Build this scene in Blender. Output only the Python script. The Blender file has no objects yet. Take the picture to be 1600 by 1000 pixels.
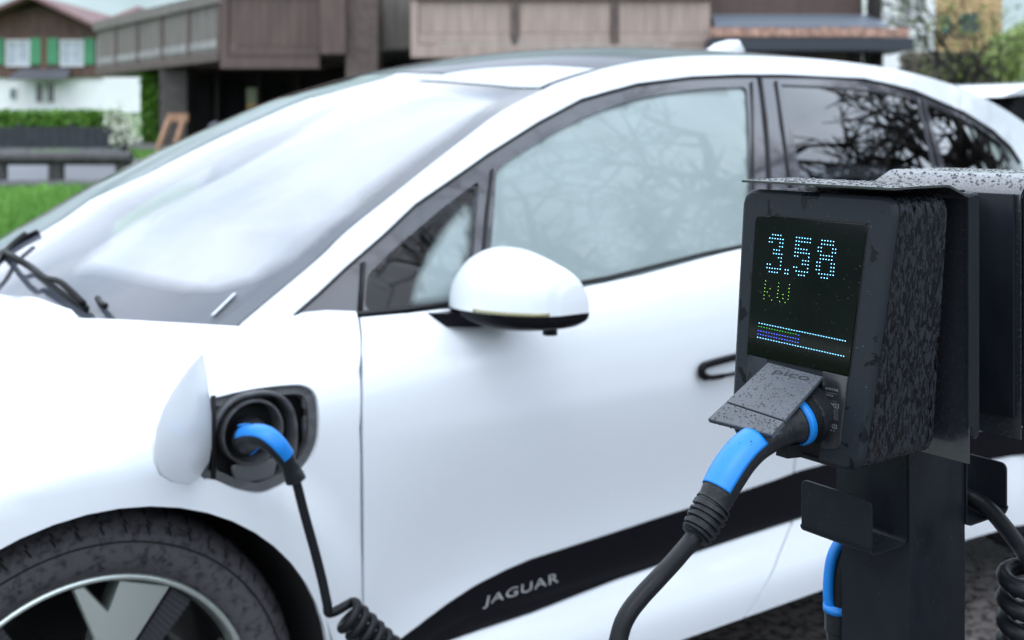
import bpy, bmesh, math, random
from mathutils import Vector, noise
from mathutils.geometry import delaunay_2d_cdt
random.seed(7)
SC = bpy.context.scene
COL = SC.collection
R = math.radians

# ------------------------------------------------------------------ camera, sky, sun, exposure
CAMH = 1.36
FX, FY = .5795, .815            # the way the camera looks, over the ground
FPX = 1800.0                    # focal length in pixels of a 1600 px wide picture
cam = bpy.data.cameras.new("camera")
camo = bpy.data.objects.new("camera", cam); COL.objects.link(camo)
camo.location = (0, 0, CAMH)
camo.rotation_euler = (R(90), 0, math.atan2(FY, FX) - R(90))
cam.sensor_width = 36; cam.lens = 36 * FPX / 1600
cam.shift_y = -304 / 1600.0
cam.clip_start = .05; cam.clip_end = 3000
cam.dof.use_dof = True; cam.dof.focus_distance = 1.08; cam.dof.aperture_fstop = 6.3
SC.camera = camo

SUN_EL, SUN_AZ = R(62), R(-35)
world = bpy.data.worlds.new("World"); SC.world = world; world.use_nodes = True
nt = world.node_tree; nt.nodes.clear()
def wn(t, **k):
    n = nt.nodes.new(t)
    for a, b in k.items(): setattr(n, a, b)
    return n
out = wn('ShaderNodeOutputWorld'); bg = wn('ShaderNodeBackground')
sky = wn('ShaderNodeTexSky', sky_type='NISHITA', sun_disc=False, sun_elevation=SUN_EL, sun_rotation=R(125), altitude=700, dust_density=3)
tc = wn('ShaderNodeTexCoord'); mp = wn('ShaderNodeMapping'); mp.inputs['Scale'].default_value = (1.6, 1.6, 3.2)
nz = wn('ShaderNodeTexNoise'); nz.inputs['Scale'].default_value = 1.7; nz.inputs['Detail'].default_value = 5; nz.inputs['Roughness'].default_value = .5
cr = wn('ShaderNodeValToRGB')
cr.color_ramp.elements[0].position = .34; cr.color_ramp.elements[0].color = (16, 18.6, 22.5, 1)
cr.color_ramp.elements[1].position = .66; cr.color_ramp.elements[1].color = (27, 29, 32, 1)
mx = wn('ShaderNodeMix', data_type='RGBA'); mx.inputs[0].default_value = .9
nt.links.new(tc.outputs['Generated'], mp.inputs[0]); nt.links.new(mp.outputs[0], nz.inputs['Vector'])
nt.links.new(nz.outputs[0], cr.inputs[0]); nt.links.new(sky.outputs[0], mx.inputs[6]); nt.links.new(cr.outputs[0], mx.inputs[7])
nt.links.new(mx.outputs[2], bg.inputs[0]); nt.links.new(bg.outputs[0], out.inputs[0])
bg.inputs[1].default_value = .1
sun = bpy.data.lights.new("sun", 'SUN'); sun.energy = .7; sun.angle = R(25); sun.color = (1, .97, .93)
suno = bpy.data.objects.new("sun", sun); COL.objects.link(suno)
suno.rotation_euler = (R(90) - SUN_EL, 0, SUN_AZ)
SC.view_settings.view_transform = 'Standard'; SC.view_settings.look = 'None'
SC.view_settings.exposure = 0.0; SC.view_settings.gamma = 1
SC.view_settings.use_curve_mapping = False
SC.render.engine = 'CYCLES'; SC.cycles.max_bounces = 8; SC.cycles.transparent_max_bounces = 16
SC.cycles.caustics_reflective = False; SC.cycles.caustics_refractive = False

# ------------------------------------------------------------------ measuring: a line of sight -> a place
def ray(px, py):
    u = (px - 800) / FPX
    return Vector((FX + u * FY, FY - u * FX, (196 - py) / FPX))
def at(px, py, d): return ray(px, py) * d + Vector((0, 0, CAMH))
def atY(px, py, Y): r = ray(px, py); return r * (Y / r.y) + Vector((0, 0, CAMH))
def atX(px, py, X): r = ray(px, py); return r * (X / r.x) + Vector((0, 0, CAMH))
def W(r, f, z): return Vector((FX * f + FY * r, FY * f - FX * r, z))     # right of / ahead of the camera's foot
def onplane(px, py, p0, n):
    r = ray(px, py); t = (Vector(p0) - Vector((0, 0, CAMH))).dot(n) / r.dot(n)
    return r * t + Vector((0, 0, CAMH))
def march(F, px, py, t0=.6, t1=6):
    r = ray(px, py); o = Vector((0, 0, CAMH)); t = t0
    while t < t1:
        if F(o + r * t) >= 0:
            a, b = t - .02, t
            for _ in range(26):
                m = (a + b) / 2
                if F(o + r * m) < 0: a = m
                else: b = m
            return o + r * a
        t += .02
    return o + r * t1
def lerp(a, b, t): return a + (b - a) * t
def interp(x, xs, ys):
    if x <= xs[0]: return ys[0] + (x - xs[0]) * (ys[1] - ys[0]) / (xs[1] - xs[0])
    if x >= xs[-1]: return ys[-1] + (x - xs[-1]) * (ys[-1] - ys[-2]) / (xs[-1] - xs[-2])
    for i in range(len(xs) - 1):
        if x <= xs[i + 1]:
            # monotone-ish Hermite through the points
            h = xs[i + 1] - xs[i]; t = (x - xs[i]) / h
            def sl(k):
                if k <= 0: return (ys[1] - ys[0]) / (xs[1] - xs[0])
                if k >= len(xs) - 1: return (ys[-1] - ys[-2]) / (xs[-1] - xs[-2])
                return (ys[k + 1] - ys[k - 1]) / (xs[k + 1] - xs[k - 1])
            m0, m1 = sl(i) * h, sl(i + 1) * h
            return (2*t**3 - 3*t*t + 1)*ys[i] + (t**3 - 2*t*t + t)*m0 + (-2*t**3 + 3*t*t)*ys[i+1] + (t**3 - t*t)*m1
def sstep(a, b, x):
    t = max(0, min(1, (x - a) / (b - a))); return t * t * (3 - 2 * t)
def smooth_path(pts, n=8, closed=False):
    pts = [Vector(p) for p in pts]; o = []; L = len(pts)
    rng = range(L if closed else L - 1)
    for i in rng:
        g = (lambda k: pts[k % L]) if closed else (lambda k: pts[max(0, min(L - 1, k))])
        p0, p1, p2, p3 = g(i - 1), g(i), g(i + 1), g(i + 2)
        for k in range(n):
            t = k / n
            o.append(.5 * (2*p1 + (p2 - p0)*t + (2*p0 - 5*p1 + 4*p2 - p3)*t*t + (3*p1 - p0 - 3*p2 + p3)*t**3))
    if not closed: o.append(pts[-1])
    return o

# ------------------------------------------------------------------ materials
MATS = {}
def mat(name, base, rough=.5, metal=0, coat=0, var=0, vscale=8, bump=0, bscale=40, spec=.5, stretch=(1, 1, 1), col2=None, lo=.35, hi=.65, emit=None, es=0, detail=4):
    if name in MATS: return MATS[name]
    m = bpy.data.materials.new(name); m.use_nodes = True; MATS[name] = m
    t = m.node_tree; b = t.nodes['Principled BSDF']
    b.inputs['Base Color'].default_value = (*base, 1); b.inputs['Roughness'].default_value = rough
    b.inputs['Metallic'].default_value = metal; b.inputs['Coat Weight'].default_value = coat; b.inputs['Coat Roughness'].default_value = .04
    b.inputs['Specular IOR Level'].default_value = spec
    if emit: b.inputs['Emission Color'].default_value = (*emit, 1); b.inputs['Emission Strength'].default_value = es
    if var or bump or col2:
        tcn = t.nodes.new('ShaderNodeTexCoord'); mpn = t.nodes.new('ShaderNodeMapping'); mpn.inputs['Scale'].default_value = stretch
        t.links.new(tcn.outputs['Object'], mpn.inputs[0])
    if var or col2:
        n = t.nodes.new('ShaderNodeTexNoise'); n.inputs['Scale'].default_value = vscale; n.inputs['Detail'].default_value = detail
        c = t.nodes.new('ShaderNodeValToRGB'); c.color_ramp.elements[0].position = lo; c.color_ramp.elements[1].position = hi
        if col2: c.color_ramp.elements[0].color = (*base, 1); c.color_ramp.elements[1].color = (*col2, 1)
        else:
            c.color_ramp.elements[0].color = (*[x * (1 - var) for x in base], 1); c.color_ramp.elements[1].color = (*[min(1, x * (1 + var)) for x in base], 1)
        t.links.new(mpn.outputs[0], n.inputs['Vector']); t.links.new(n.outputs[0], c.inputs[0]); t.links.new(c.outputs[0], b.inputs['Base Color'])
    if bump:
        n2 = t.nodes.new('ShaderNodeTexNoise'); n2.inputs['Scale'].default_value = bscale; n2.inputs['Detail'].default_value = 4
        bp = t.nodes.new('ShaderNodeBump'); bp.inputs['Strength'].default_value = bump; bp.inputs['Distance'].default_value = .02
        t.links.new(mpn.outputs[0], n2.inputs['Vector']); t.links.new(n2.outputs[0], bp.inputs['Height']); t.links.new(bp.outputs[0], b.inputs['Normal'])
    return m
def wet(name, base, dry, scale, thr=.5, stretch=(1, 1, 1), r_wet=.08, r_dry=.42, width=.03, distort=0, bump=.25, detail=3, spec=.16, toponly=False):
    """dark moulded plastic or steel, wet in patches: water film (dark, glossy) against dry (greyer, matt)"""
    m = bpy.data.materials.new(name); m.use_nodes = True; MATS[name] = m
    t = m.node_tree; b = t.nodes['Principled BSDF']; N = t.nodes.new; Lk = t.links.new
    tcn = N('ShaderNodeTexCoord'); mpn = N('ShaderNodeMapping'); mpn.inputs['Scale'].default_value = stretch
    n = N('ShaderNodeTexNoise'); n.inputs['Scale'].default_value = scale; n.inputs['Detail'].default_value = detail; n.inputs['Roughness'].default_value = .55; n.inputs['Distortion'].default_value = distort
    Lk(tcn.outputs['Object'], mpn.inputs[0]); Lk(mpn.outputs[0], n.inputs['Vector'])
    c = N('ShaderNodeValToRGB'); c.color_ramp.elements[0].position = thr - width; c.color_ramp.elements[1].position = thr + width
    Lk(n.outputs[0], c.inputs[0])
    mxc = N('ShaderNodeMix'); mxc.data_type = 'RGBA'; mxc.inputs[6].default_value = (*base, 1); mxc.inputs[7].default_value = (*dry, 1)
    b.inputs['Specular IOR Level'].default_value = spec
    fac = c.outputs[0]
    if toponly:      # water lies only on faces that look up; upright faces stay plain
        ge = N('ShaderNodeNewGeometry'); sx = N('ShaderNodeSeparateXYZ'); gt = N('ShaderNodeMath'); gt.operation = 'GREATER_THAN'; gt.inputs[1].default_value = .6
        Lk(ge.outputs['True Normal'], sx.inputs[0]); Lk(sx.outputs[2], gt.inputs[0]); m2 = N('ShaderNodeMath'); m2.operation = 'MULTIPLY'; Lk(gt.outputs[0], m2.inputs[0]); Lk(c.outputs[0], m2.inputs[1]); fac = m2.outputs[0]
    Lk(fac, mxc.inputs[0]); Lk(mxc.outputs[2], b.inputs['Base Color'])
    mr = N('ShaderNodeMapRange'); mr.inputs[3].default_value = r_wet; mr.inputs[4].default_value = r_dry
    Lk(c.outputs[0], mr.inputs[0]); Lk(mr.outputs[0], b.inputs['Roughness'])
    inv = N('ShaderNodeMath'); inv.operation = 'SUBTRACT'; inv.inputs[0].default_value = 1; Lk(fac, inv.inputs[1])
    bp = N('ShaderNodeBump'); bp.inputs['Strength'].default_value = bump; bp.inputs['Distance'].default_value = .0008
    Lk(inv.outputs[0], bp.inputs['Height']); 
    n3 = N('ShaderNodeTexNoise'); n3.inputs['Scale'].default_value = 900; Lk(tcn.outputs['Object'], n3.inputs['Vector'])
    bp2 = N('ShaderNodeBump'); bp2.inputs['Strength'].default_value = .12; bp2.inputs['Distance'].default_value = .0004
    Lk(n3.outputs[0], bp2.inputs['Height']); Lk(bp2.outputs[0], bp.inputs['Normal']); Lk(bp.outputs[0], b.inputs['Normal'])
    return m
def glassmat(name, tint, boost=1.7, rough=0.0, fade_col=None):
    m = bpy.data.materials.new(name); m.use_nodes = True; MATS[name] = m
    t = m.node_tree; t.nodes.clear(); N = t.nodes.new
    o = N('ShaderNodeOutputMaterial'); tr = N('ShaderNodeBsdfTransparent'); gl = N('ShaderNodeBsdfGlossy'); mxs = N('ShaderNodeMixShader')
    tr.inputs[0].default_value = (*tint, 1); gl.inputs['Roughness'].default_value = rough; gl.inputs[0].default_value = (1, 1, 1, 1)
    fr = N('ShaderNodeFresnel'); fr.inputs[0].default_value = 1.5
    ml = N('ShaderNodeMath'); ml.operation = 'MULTIPLY'; ml.inputs[1].default_value = boost; ml.use_clamp = True
    t.links.new(fr.outputs[0], ml.inputs[0]); t.links.new(ml.outputs[0], mxs.inputs[0]); t.links.new(tr.outputs[0], mxs.inputs[1]); t.links.new(gl.outputs[0], mxs.inputs[2]); t.links.new(mxs.outputs[0], o.inputs[0])
    return m
def filmmat(name, col, amount, nscale=4, nvar=.25):
    m = bpy.data.materials.new(name); m.use_nodes = True; MATS[name] = m
    t = m.node_tree; t.nodes.clear(); N = t.nodes.new
    o = N('ShaderNodeOutputMaterial'); tr = N('ShaderNodeBsdfTransparent'); df = N('ShaderNodeBsdfDiffuse'); df.inputs[0].default_value = (*col, 1); mxs = N('ShaderNodeMixShader')
    at_ = N('ShaderNodeAttribute'); at_.attribute_name = 'fade'
    tcn = N('ShaderNodeTexCoord'); n = N('ShaderNodeTexNoise'); n.inputs['Scale'].default_value = nscale; n.inputs['Detail'].default_value = 5
    t.links.new(tcn.outputs['Object'], n.inputs['Vector'])
    mr = N('ShaderNodeMapRange'); mr.inputs[1].default_value = .3; mr.inputs[2].default_value = .7; mr.inputs[3].default_value = amount * (1 - nvar); mr.inputs[4].default_value = min(1, amount * (1 + nvar))
    t.links.new(n.outputs[0], mr.inputs[0])
    ml = N('ShaderNodeMath'); ml.operation = 'MULTIPLY'; t.links.new(mr.outputs[0], ml.inputs[0]); t.links.new(at_.outputs['Fac'], ml.inputs[1])
    t.links.new(ml.outputs[0], mxs.inputs[0]); t.links.new(tr.outputs[0], mxs.inputs[1]); t.links.new(df.outputs[0], mxs.inputs[2]); t.links.new(mxs.outputs[0], o.inputs[0])
    return m
PAINT = mat('white_paint', (.775, .815, .865), .3, coat=.8)
BLKGLOSS = mat('gloss_black', (.006, .006, .008), .14, spec=.10)
TRIM = mat('gloss_black_window_trim', (.035, .035, .045), .12, coat=1, spec=.8)
BLKPL = mat('black_plastic', (.006, .007, .008), .5, spec=.2, bump=.1, bscale=300)
GREYPL = mat('charcoal_plastic', (.014, .016, .020), .36, spec=.25, var=.25, vscale=60, bump=.1, bscale=200)
DARK = mat('dark_void', (.004, .004, .005), .9)
RUBBER = mat('cable_rubber', (.008, .009, .011), .36, bump=.06, bscale=500, spec=.2)
BLUE = mat('blue_plastic', (.007, .21, .66), .4, bump=.04, bscale=600)
CHROME = mat('chrome', (.7, .7, .7), .12, metal=1)
ALU = mat('machined_alloy', (.60, .66, .63), .26, metal=.85)
GLASS = glassmat('clear_window_glass', (.88, .93, .92), .78)
WIND = glassmat('windscreen_glass', (.90, .92, .95), 1.4)
PRIV = glassmat('privacy_glass', (.03, .035, .04), 2.6)
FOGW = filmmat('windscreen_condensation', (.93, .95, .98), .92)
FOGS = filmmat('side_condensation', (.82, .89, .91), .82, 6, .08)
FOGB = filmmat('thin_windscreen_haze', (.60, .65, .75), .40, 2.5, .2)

# ------------------------------------------------------------------ mesh helpers
def thing(name, label, cat, loc, group=None):
    o = bpy.data.objects.new(name, None); COL.objects.link(o); o.location = loc; o.empty_display_size = .1
    o['label'] = label; o['category'] = cat
    if group: o['group'] = group
    return o
def wloc(p):
    v = Vector((0, 0, 0))
    while p is not None: v = v + p.location; p = p.parent
    return v
def obj(name, V, F, m, parent=None, smooth=True, kind=None, label=None, origin=None, normals=None, split=None, fade=None):
    base = wloc(parent) if parent is not None else (Vector(origin) if origin else Vector((0, 0, 0)))
    me = bpy.data.meshes.new(name)
    me.from_pydata([tuple(Vector(v) - base) for v in V], [], F)
    me.materials.append(m)
    me.polygons.foreach_set('use_smooth', [smooth] * len(me.polygons))
    if smooth and split is not None and normals is None: me.set_sharp_from_angle(angle=R(split))
    if normals is not None: me.normals_split_custom_set_from_vertices([tuple(n) for n in normals])
    if fade is not None:
        a = me.attributes.new('fade', 'FLOAT', 'POINT'); a.data.foreach_set('value', fade)
    o = bpy.data.objects.new(name, me); COL.objects.link(o)
    if parent is not None: o.parent = parent
    else: o.location = base
    if kind: o['kind'] = kind
    if label: o['label'] = label
    return o
def tag(o, label, cat, group=None):
    o['label'] = label; o['category'] = cat
    if group: o['group'] = group
    return o
class MB:
    def __init__(s): s.V = []; s.F = []
    def add(s, V, F): n = len(s.V); s.V += [Vector(v) for v in V]; s.F += [tuple(i + n for i in f) for f in F]; return s
    def hexa(s, c):  # 8 corners: bottom 4 then top 4
        return s.add(c, [(0, 3, 2, 1), (4, 5, 6, 7), (0, 1, 5, 4), (1, 2, 6, 5), (2, 3, 7, 6), (3, 0, 4, 7)])
    def boxW(s, r0, r1, f0, f1, z0, z1, g=None):
        g = g or W
        return s.hexa([g(r0, f0, z0), g(r1, f0, z0), g(r1, f1, z0), g(r0, f1, z0), g(r0, f0, z1), g(r1, f0, z1), g(r1, f1, z1), g(r0, f1, z1)])
    def box(s, a, b):
        (x0, y0, z0), (x1, y1, z1) = a, b
        return s.hexa([(x0, y0, z0), (x1, y0, z0), (x1, y1, z0), (x0, y1, z0), (x0, y0, z1), (x1, y0, z1), (x1, y1, z1), (x0, y1, z1)])
    def beam(s, p, q, w, h, up=Vector((0, 0, 1))):
        p, q = Vector(p), Vector(q); d = (q - p).normalized(); sd = d.cross(up).normalized() * w / 2; u = sd.cross(d).normalized() * h / 2
        return s.hexa([p - sd - u, p + sd - u, q + sd - u, q - sd - u, p - sd + u, p + sd + u, q + sd + u, q - sd + u])
    def out(s, name, m, parent=None, **k): k.setdefault('smooth', False); return obj(name, s.V, s.F, m, parent, **k)
def sweep(path, rad, n=12, up=Vector((0, 0, 1)), rad2=None, a0=0, a1=360, caps=True, grow=0):
    """tube along a path; rad/rad2 scalars or lists (side, up); open shell when a1-a0<360"""
    P = [Vector(p) for p in path]; m = len(P); full = abs(a1 - a0 - 360) < 1e-6
    rr = rad if isinstance(rad, (list, tuple)) else [rad] * m; r2 = rad2 if isinstance(rad2, (list, tuple)) else ([rad2] * m if rad2 else rr)
    V = []; F = []; k = n if full else n + 1; prev = None
    for i, p in enumerate(P):
        d = (P[min(i + 1, m - 1)] - P[max(i - 1, 0)]).normalized()
        if prev is None: sd = d.cross(up); sd = sd.normalized() if sd.length > 1e-5 else d.orthogonal().normalized()
        else: sd = (prev - d * prev.dot(d)).normalized()
        prev = sd; u = sd.cross(d).normalized()
        for j in range(k):
            a = R(a0 + (a1 - a0) * j / n)
            V.append(p + sd * math.cos(a) * (rr[i] + grow) + u * math.sin(a) * (r2[i] + grow))
    for i in range(m - 1):
        for j in range(n):
            a, b = i * k + j, i * k + (j + 1) % k
            F.append((a, a + k, b + k, b))
    if full and caps:
        F.append(tuple(range(k))); F.append(tuple(range((m - 1) * k, m * k))[::-1])
    return V, F
def resample(poly, step, closed=True):
    o = []; L = len(poly)
    for i in range(L if closed else L - 1):
        a, b = Vector(poly[i]), Vector(poly[(i + 1) % L]); n = max(1, int(math.ceil((b - a).length / step)))
        for k in range(n): o.append(a + (b - a) * (k / n))
    return o
def inpoly(x, y, P):
    c = False; j = len(P) - 1
    for i in range(len(P)):
        xi, yi = P[i][0], P[i][1]; xj, yj = P[j][0], P[j][1]
        if (yi > y) != (yj > y) and x < (xj - xi) * (y - yi) / (yj - yi) + xi: c = not c
        j = i
    return c
def bdist(x, y, P):
    d = 1e9; L = len(P)
    for i in range(L):
        ax, ay = P[i][0], P[i][1]; bx, by = P[(i + 1) % L][0], P[(i + 1) % L][1]
        vx, vy = bx - ax, by - ay; l = vx*vx + vy*vy
        t = 0 if l == 0 else max(0, min(1, ((x-ax)*vx + (y-ay)*vy) / l))
        d = min(d, math.hypot(x - ax - vx*t, y - ay - vy*t))
    return d
def panel(name, poly, fmap, m, parent, holes=(), step=.03, bstep=.015, skirt=.012, off=0, label=None, fade=None, scale=(1, 1), kind=None, core=None):
    """curved sheet: 2-D outline (with holes) filled and laid on the surface fmap(a,b), edges turned inwards"""
    sa, sb = scale
    B = [[Vector((p[0] * sa, p[1] * sb)) for p in poly]] + [[Vector((p[0] * sa, p[1] * sb)) for p in h] for h in holes]
    B = [resample(b, bstep) for b in B]
    V2 = []; E2 = []
    for b in B:
        n = len(V2); V2 += b; E2 += [(n + i, n + (i + 1) % len(b)) for i in range(len(b))]
    nb = len(V2)
    xs = [v.x for v in B[0]]; ys = [v.y for v in B[0]]
    x = min(xs) + step * .5
    while x < max(xs):
        y = min(ys) + step * .5
        while y < max(ys):
            if inpoly(x, y, B[0]) and not any(inpoly(x, y, h) for h in B[1:]):
                if min(bdist(x, y, b) for b in B) > step * .45: V2.append(Vector((x, y)))
            y += step
        x += step
    ov, oe, of, _, _, _ = delaunay_2d_cdt(V2, E2, [], 0, 1e-6)
    F = []
    for f in of:
        cx = sum(ov[i].x for i in f) / len(f); cy = sum(ov[i].y for i in f) / len(f)
        if inpoly(cx, cy, B[0]) and not any(inpoly(cx, cy, h) for h in B[1:]): F.append(tuple(f))
    P = []; Nn = []
    for v in ov:
        a, b = v.x / sa, v.y / sb; p = fmap(a, b); e = 1e-3
        du = fmap(a + e, b) - fmap(a - e, b); dv = fmap(a, b + e) - fmap(a, b - e)
        n = du.cross(dv); n = n.normalized() if n.length > 1e-12 else Vector((0, -1, 0))
        if n.dot(p - (core or Vector((p.x, 2.76, .9)))) < 0: n = -n
        P.append(p); Nn.append(n)
    if F:   # consistent winding with the normal
        G = []
        for f in F:
            fn = (P[f[1]] - P[f[0]]).cross(P[f[2]] - P[f[0]])
            G.append(f if fn.dot(Nn[f[0]]) > 0 else f[::-1])
        F = G
    P = [p + n * off for p, n in zip(P, Nn)]
    fd = None
    if fade: fd = [sstep(0, fade, bdist(v.x, v.y, B[0])) for v in ov]
    if skirt:
        cnt = {}
        for f in F:
            for i in range(len(f)):
                e = (f[i], f[(i + 1) % len(f)]); k = tuple(sorted(e)); cnt.setdefault(k, []).append(e)
        for k, es in cnt.items():
            if len(es) == 1:
                a, b = es[0]; n = len(P)
                sn = (P[b] - P[a]).cross(Nn[a]).normalized()
                P += [P[a].copy(), P[b].copy(), P[b] - Nn[b] * skirt, P[a] - Nn[a] * skirt]
                Nn += [sn, sn, sn, sn]
                F.append((n, n + 3, n + 2, n + 1))
                if fd: fd += [0, 0, 0, 0]
    return obj(name, P, F, m, parent, normals=Nn, label=label, fade=fd, kind=kind)
def rounded(poly, r, n=5):
    o = []; L = len(poly)
    for i in range(L):
        p, a, b = Vector(poly[i]), Vector(poly[i - 1]), Vector(poly[(i + 1) % L])
        ra = r[i] if isinstance(r, (list, tuple)) else r
        da, db = (a - p), (b - p); q = min(ra, da.length * .45, db.length * .45)
        s, e = p + da.normalized() * q, p + db.normalized() * q
        for k in range(n + 1):
            t = k / n; o.append((1-t)**2 * s + 2*t*(1-t) * p + t*t * e)
    return o
def inset(poly, d):
    L = len(poly); o = []
    ar = sum(poly[i][0] * poly[(i+1) % L][1] - poly[(i+1) % L][0] * poly[i][1] for i in range(L)); s = 1 if ar > 0 else -1
    for i in range(L):
        a, p, b = Vector(poly[i - 1]), Vector(poly[i]), Vector(poly[(i + 1) % L])
        t = (b - a).normalized(); o.append(p + Vector((-t.y, t.x)) * s * d)
    return o
def prism(name, poly, P0, U, Vv, Nn, rings, m, parent, capa=True, capb=True, **k):
    """stack of outline rings (inset, height along Nn): bevelled plates and housings"""
    P0, U, Vv, Nn = map(Vector, (P0, U, Vv, Nn)); V = []; F = []; L = len(poly)
    for d, h in rings:
        for q in (inset(poly, d) if d else poly): V.append(P0 + U * q[0] + Vv * q[1] + Nn * h)
    for i in range(len(rings) - 1):
        for j in range(L): a, b = i * L + j, i * L + (j + 1) % L; F.append((a, b, b + L, a + L))
    if capa: F.append(tuple(range(L))[::-1])
    if capb: F.append(tuple(range((len(rings) - 1) * L, len(rings) * L)))
    k.setdefault('split', 35)
    o = obj(name, V, F, m, parent, **k)
    bm = bmesh.new(); bm.from_mesh(o.data); bmesh.ops.recalc_face_normals(bm, faces=bm.faces[:]); bm.to_mesh(o.data); bm.free()
    return o
def text_mesh(s, size, sx=1.0, spacing=1.0, extr=0.0):
    c = bpy.data.curves.new('txt', 'FONT'); c.body = s; c.size = size; c.space_character = spacing; c.extrude = extr
    t = bpy.data.objects.new('txt', c); COL.objects.link(t); bpy.context.view_layer.update()
    me = bpy.data.meshes.new_from_object(t.evaluated_get(bpy.context.evaluated_depsgraph_get()))
    V = [Vector((v.co.x * sx, v.co.y, v.co.z)) for v in me.vertices]; F = [tuple(p.vertices) for p in me.polygons]
    bpy.data.objects.remove(t); bpy.data.curves.remove(c); bpy.data.meshes.remove(me)
    return V, F
def drops(name, spots, m, parent):
    """water drops: flattened low domes standing on a surface; spots = (point, normal, radius)"""
    V = []; F = []
    for p, n, r in spots:
        n = n.normalized(); a = n.orthogonal().normalized(); b = n.cross(a); k = len(V); e = random.uniform(.75, 1.3)
        for j in range(7):
            t = j / 7 * 6.2832; V.append(p + a * math.cos(t) * r * e + b * math.sin(t) * r / e)
        for j in range(7):
            t = j / 7 * 6.2832; V.append(p + (a * math.cos(t) * e + b * math.sin(t) / e) * r * .65 + n * r * .4)
        V.append(p + n * r * .52)
        for j in range(7):
            q = (j + 1) % 7; F.append((k + j, k + q, k + 7 + q, k + 7 + j)); F.append((k + 7 + j, k + 7 + q, k + 14))
    return obj(name, V, F, m, parent, kind='stuff')

# ------------------------------------------------------------------ GROUND, ROAD, GRASS, HILLS
def gz(r, f):
    d = f if f > 0 else 0
    return interp(d, [0, 7, 9, 12, 15, 22, 30, 55, 90, 200], [0, 0, .08, .28, .45, .82, 1.1, 2.0, 3.5, 12]) if d > 7 else 0
def sheet(name, r0, r1, f0, f1, nr, nf, m, lift=0, kind='structure', zf=gz):
    V = [W(lerp(r0, r1, i / nr), lerp(f0, f1, j / nf), zf(lerp(r0, r1, i / nr), lerp(f0, f1, j / nf)) + lift) for j in range(nf + 1) for i in range(nr + 1)]
    F = [(j*(nr+1)+i, j*(nr+1)+i+1, (j+1)*(nr+1)+i+1, (j+1)*(nr+1)+i) for j in range(nf) for i in range(nr)]
    return obj(name, V, F, m, None, kind=kind)
ASPH = wet('wet_asphalt', (.05, .046, .045), (.20, .18, .175), 34, .54, (1, 1, 1), .16, .55, .13, .2, .6, 6, spec=.5)
GROUND = mat('meadow_ground', (.05, .11, .018), .8, var=.4, vscale=2)
LAWN = mat('lawn_soil', (.07, .2, .025), .8, var=.35, vscale=3)
ROAD = mat('damp_road', (.13, .135, .15), .75, var=.15, vscale=.6)
# one ground sheet to the horizon
V = []; F = []; fs = [-400, -100, -30, -8, 0, 4, 7, 9, 12, 15, 18, 22, 26, 30, 42, 55, 90, 200, 420]; rs = [-420, -150, -60, -30, -15, -6, 0, 6, 15, 30, 60, 150, 420]
for f in fs:
    for r in rs: V.append(W(r, f, gz(r, f) - .012))
n = len(rs); F = [(j*n+i, j*n+i+1, (j+1)*n+i+1, (j+1)*n+i) for j in range(len(fs)-1) for i in range(n-1)]
obj('ground', V, F, GROUND, None, kind='structure', smooth=False)
sheet('parking_lot', -4.2, 26, -6, 9.3, 30, 30, ASPH)
sheet('road', -60, 60, 16.0, 20.6, 40, 8, ROAD, .004)
sheet('house_yard', -12, 25, 21.6, 27, 20, 6, mat('gravel_yard', (.13, .125, .12), .7, var=.3, vscale=4), .004)
# grass: the lawn strip, blades and tufts
def grass(name, r0, r1, f0, f1, n, h, label, m, zoff=0, w=.02):
    V = []; F = []; rd = random.Random(5)
    for _ in range(n):
        r, f = rd.uniform(r0, r1), rd.uniform(f0, f1); k = noise.noise(Vector((r * .9, f * .9, 0)))
        hh = h * (.6 + .8 * rd.random()) * (1 + .6 * k); a = rd.uniform(0, 3.14); dx, dy = math.cos(a) * w, math.sin(a) * w
        z = gz(r, f) + zoff; lx, ly = rd.uniform(-.4, .4) * hh, rd.uniform(-.4, .4) * hh; q = len(V)
        V += [W(r - dx, f - dy, z - .01), W(r + dx, f + dy, z - .01), W(r + lx, f + ly, z + hh)]; F.append((q, q + 1, q + 2))
    o = obj(name, V, F, m, None, kind='stuff', smooth=False); return tag(o, label, 'grass')
GR = mat('fresh_grass', (.095, .25, .03), .55, col2=(.20, .42, .08), vscale=1.3)
grass('lawn_grass', -13, -4.0, 9.4, 15.8, 60000, .10, 'bright green spring lawn between the parked car and the wooden guard rail', GR)
grass('verge_grass', -14, -3.2, 20.9, 22.4, 9000, .10, 'green verge below the black fence across the road', GR)
grass('meadow_grass', -10, -2, -7.5, 7.5, 30000, .07, 'green meadow in front of the parked car, outside the parking bay', GR) if False else None

# wooded slopes, pale with distance
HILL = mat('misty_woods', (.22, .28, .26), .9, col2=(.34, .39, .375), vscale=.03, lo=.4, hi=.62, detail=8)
def hill(name, a0, a1, rad, h, seed):
    V = []; F = []; n = 60; m = 8
    for j in range(m + 1):
        for i in range(n + 1):
            a = R(lerp(a0, a1, i / n)); rr = rad + j * 22
            ridge = .7 + .45 * noise.noise(Vector((math.cos(a) * 2.3 + seed, math.sin(a) * 2.3, 0))) + .12 * noise.noise(Vector((a * 30, seed, j)))
            V.append(W(math.sin(a) * rr, math.cos(a) * rr, 3 + h * ridge * (j / m)**.85))
    for j in range(m):
        for i in range(n): F.append((j*(n+1)+i, j*(n+1)+i+1, (j+1)*(n+1)+i+1, (j+1)*(n+1)+i))
    obj(name, V, F, HILL, None, kind='structure')
hill('hills', -85, 100, 210, 150, 3)
hill('hills', 100, 275, 230, 70, 5)

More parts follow.
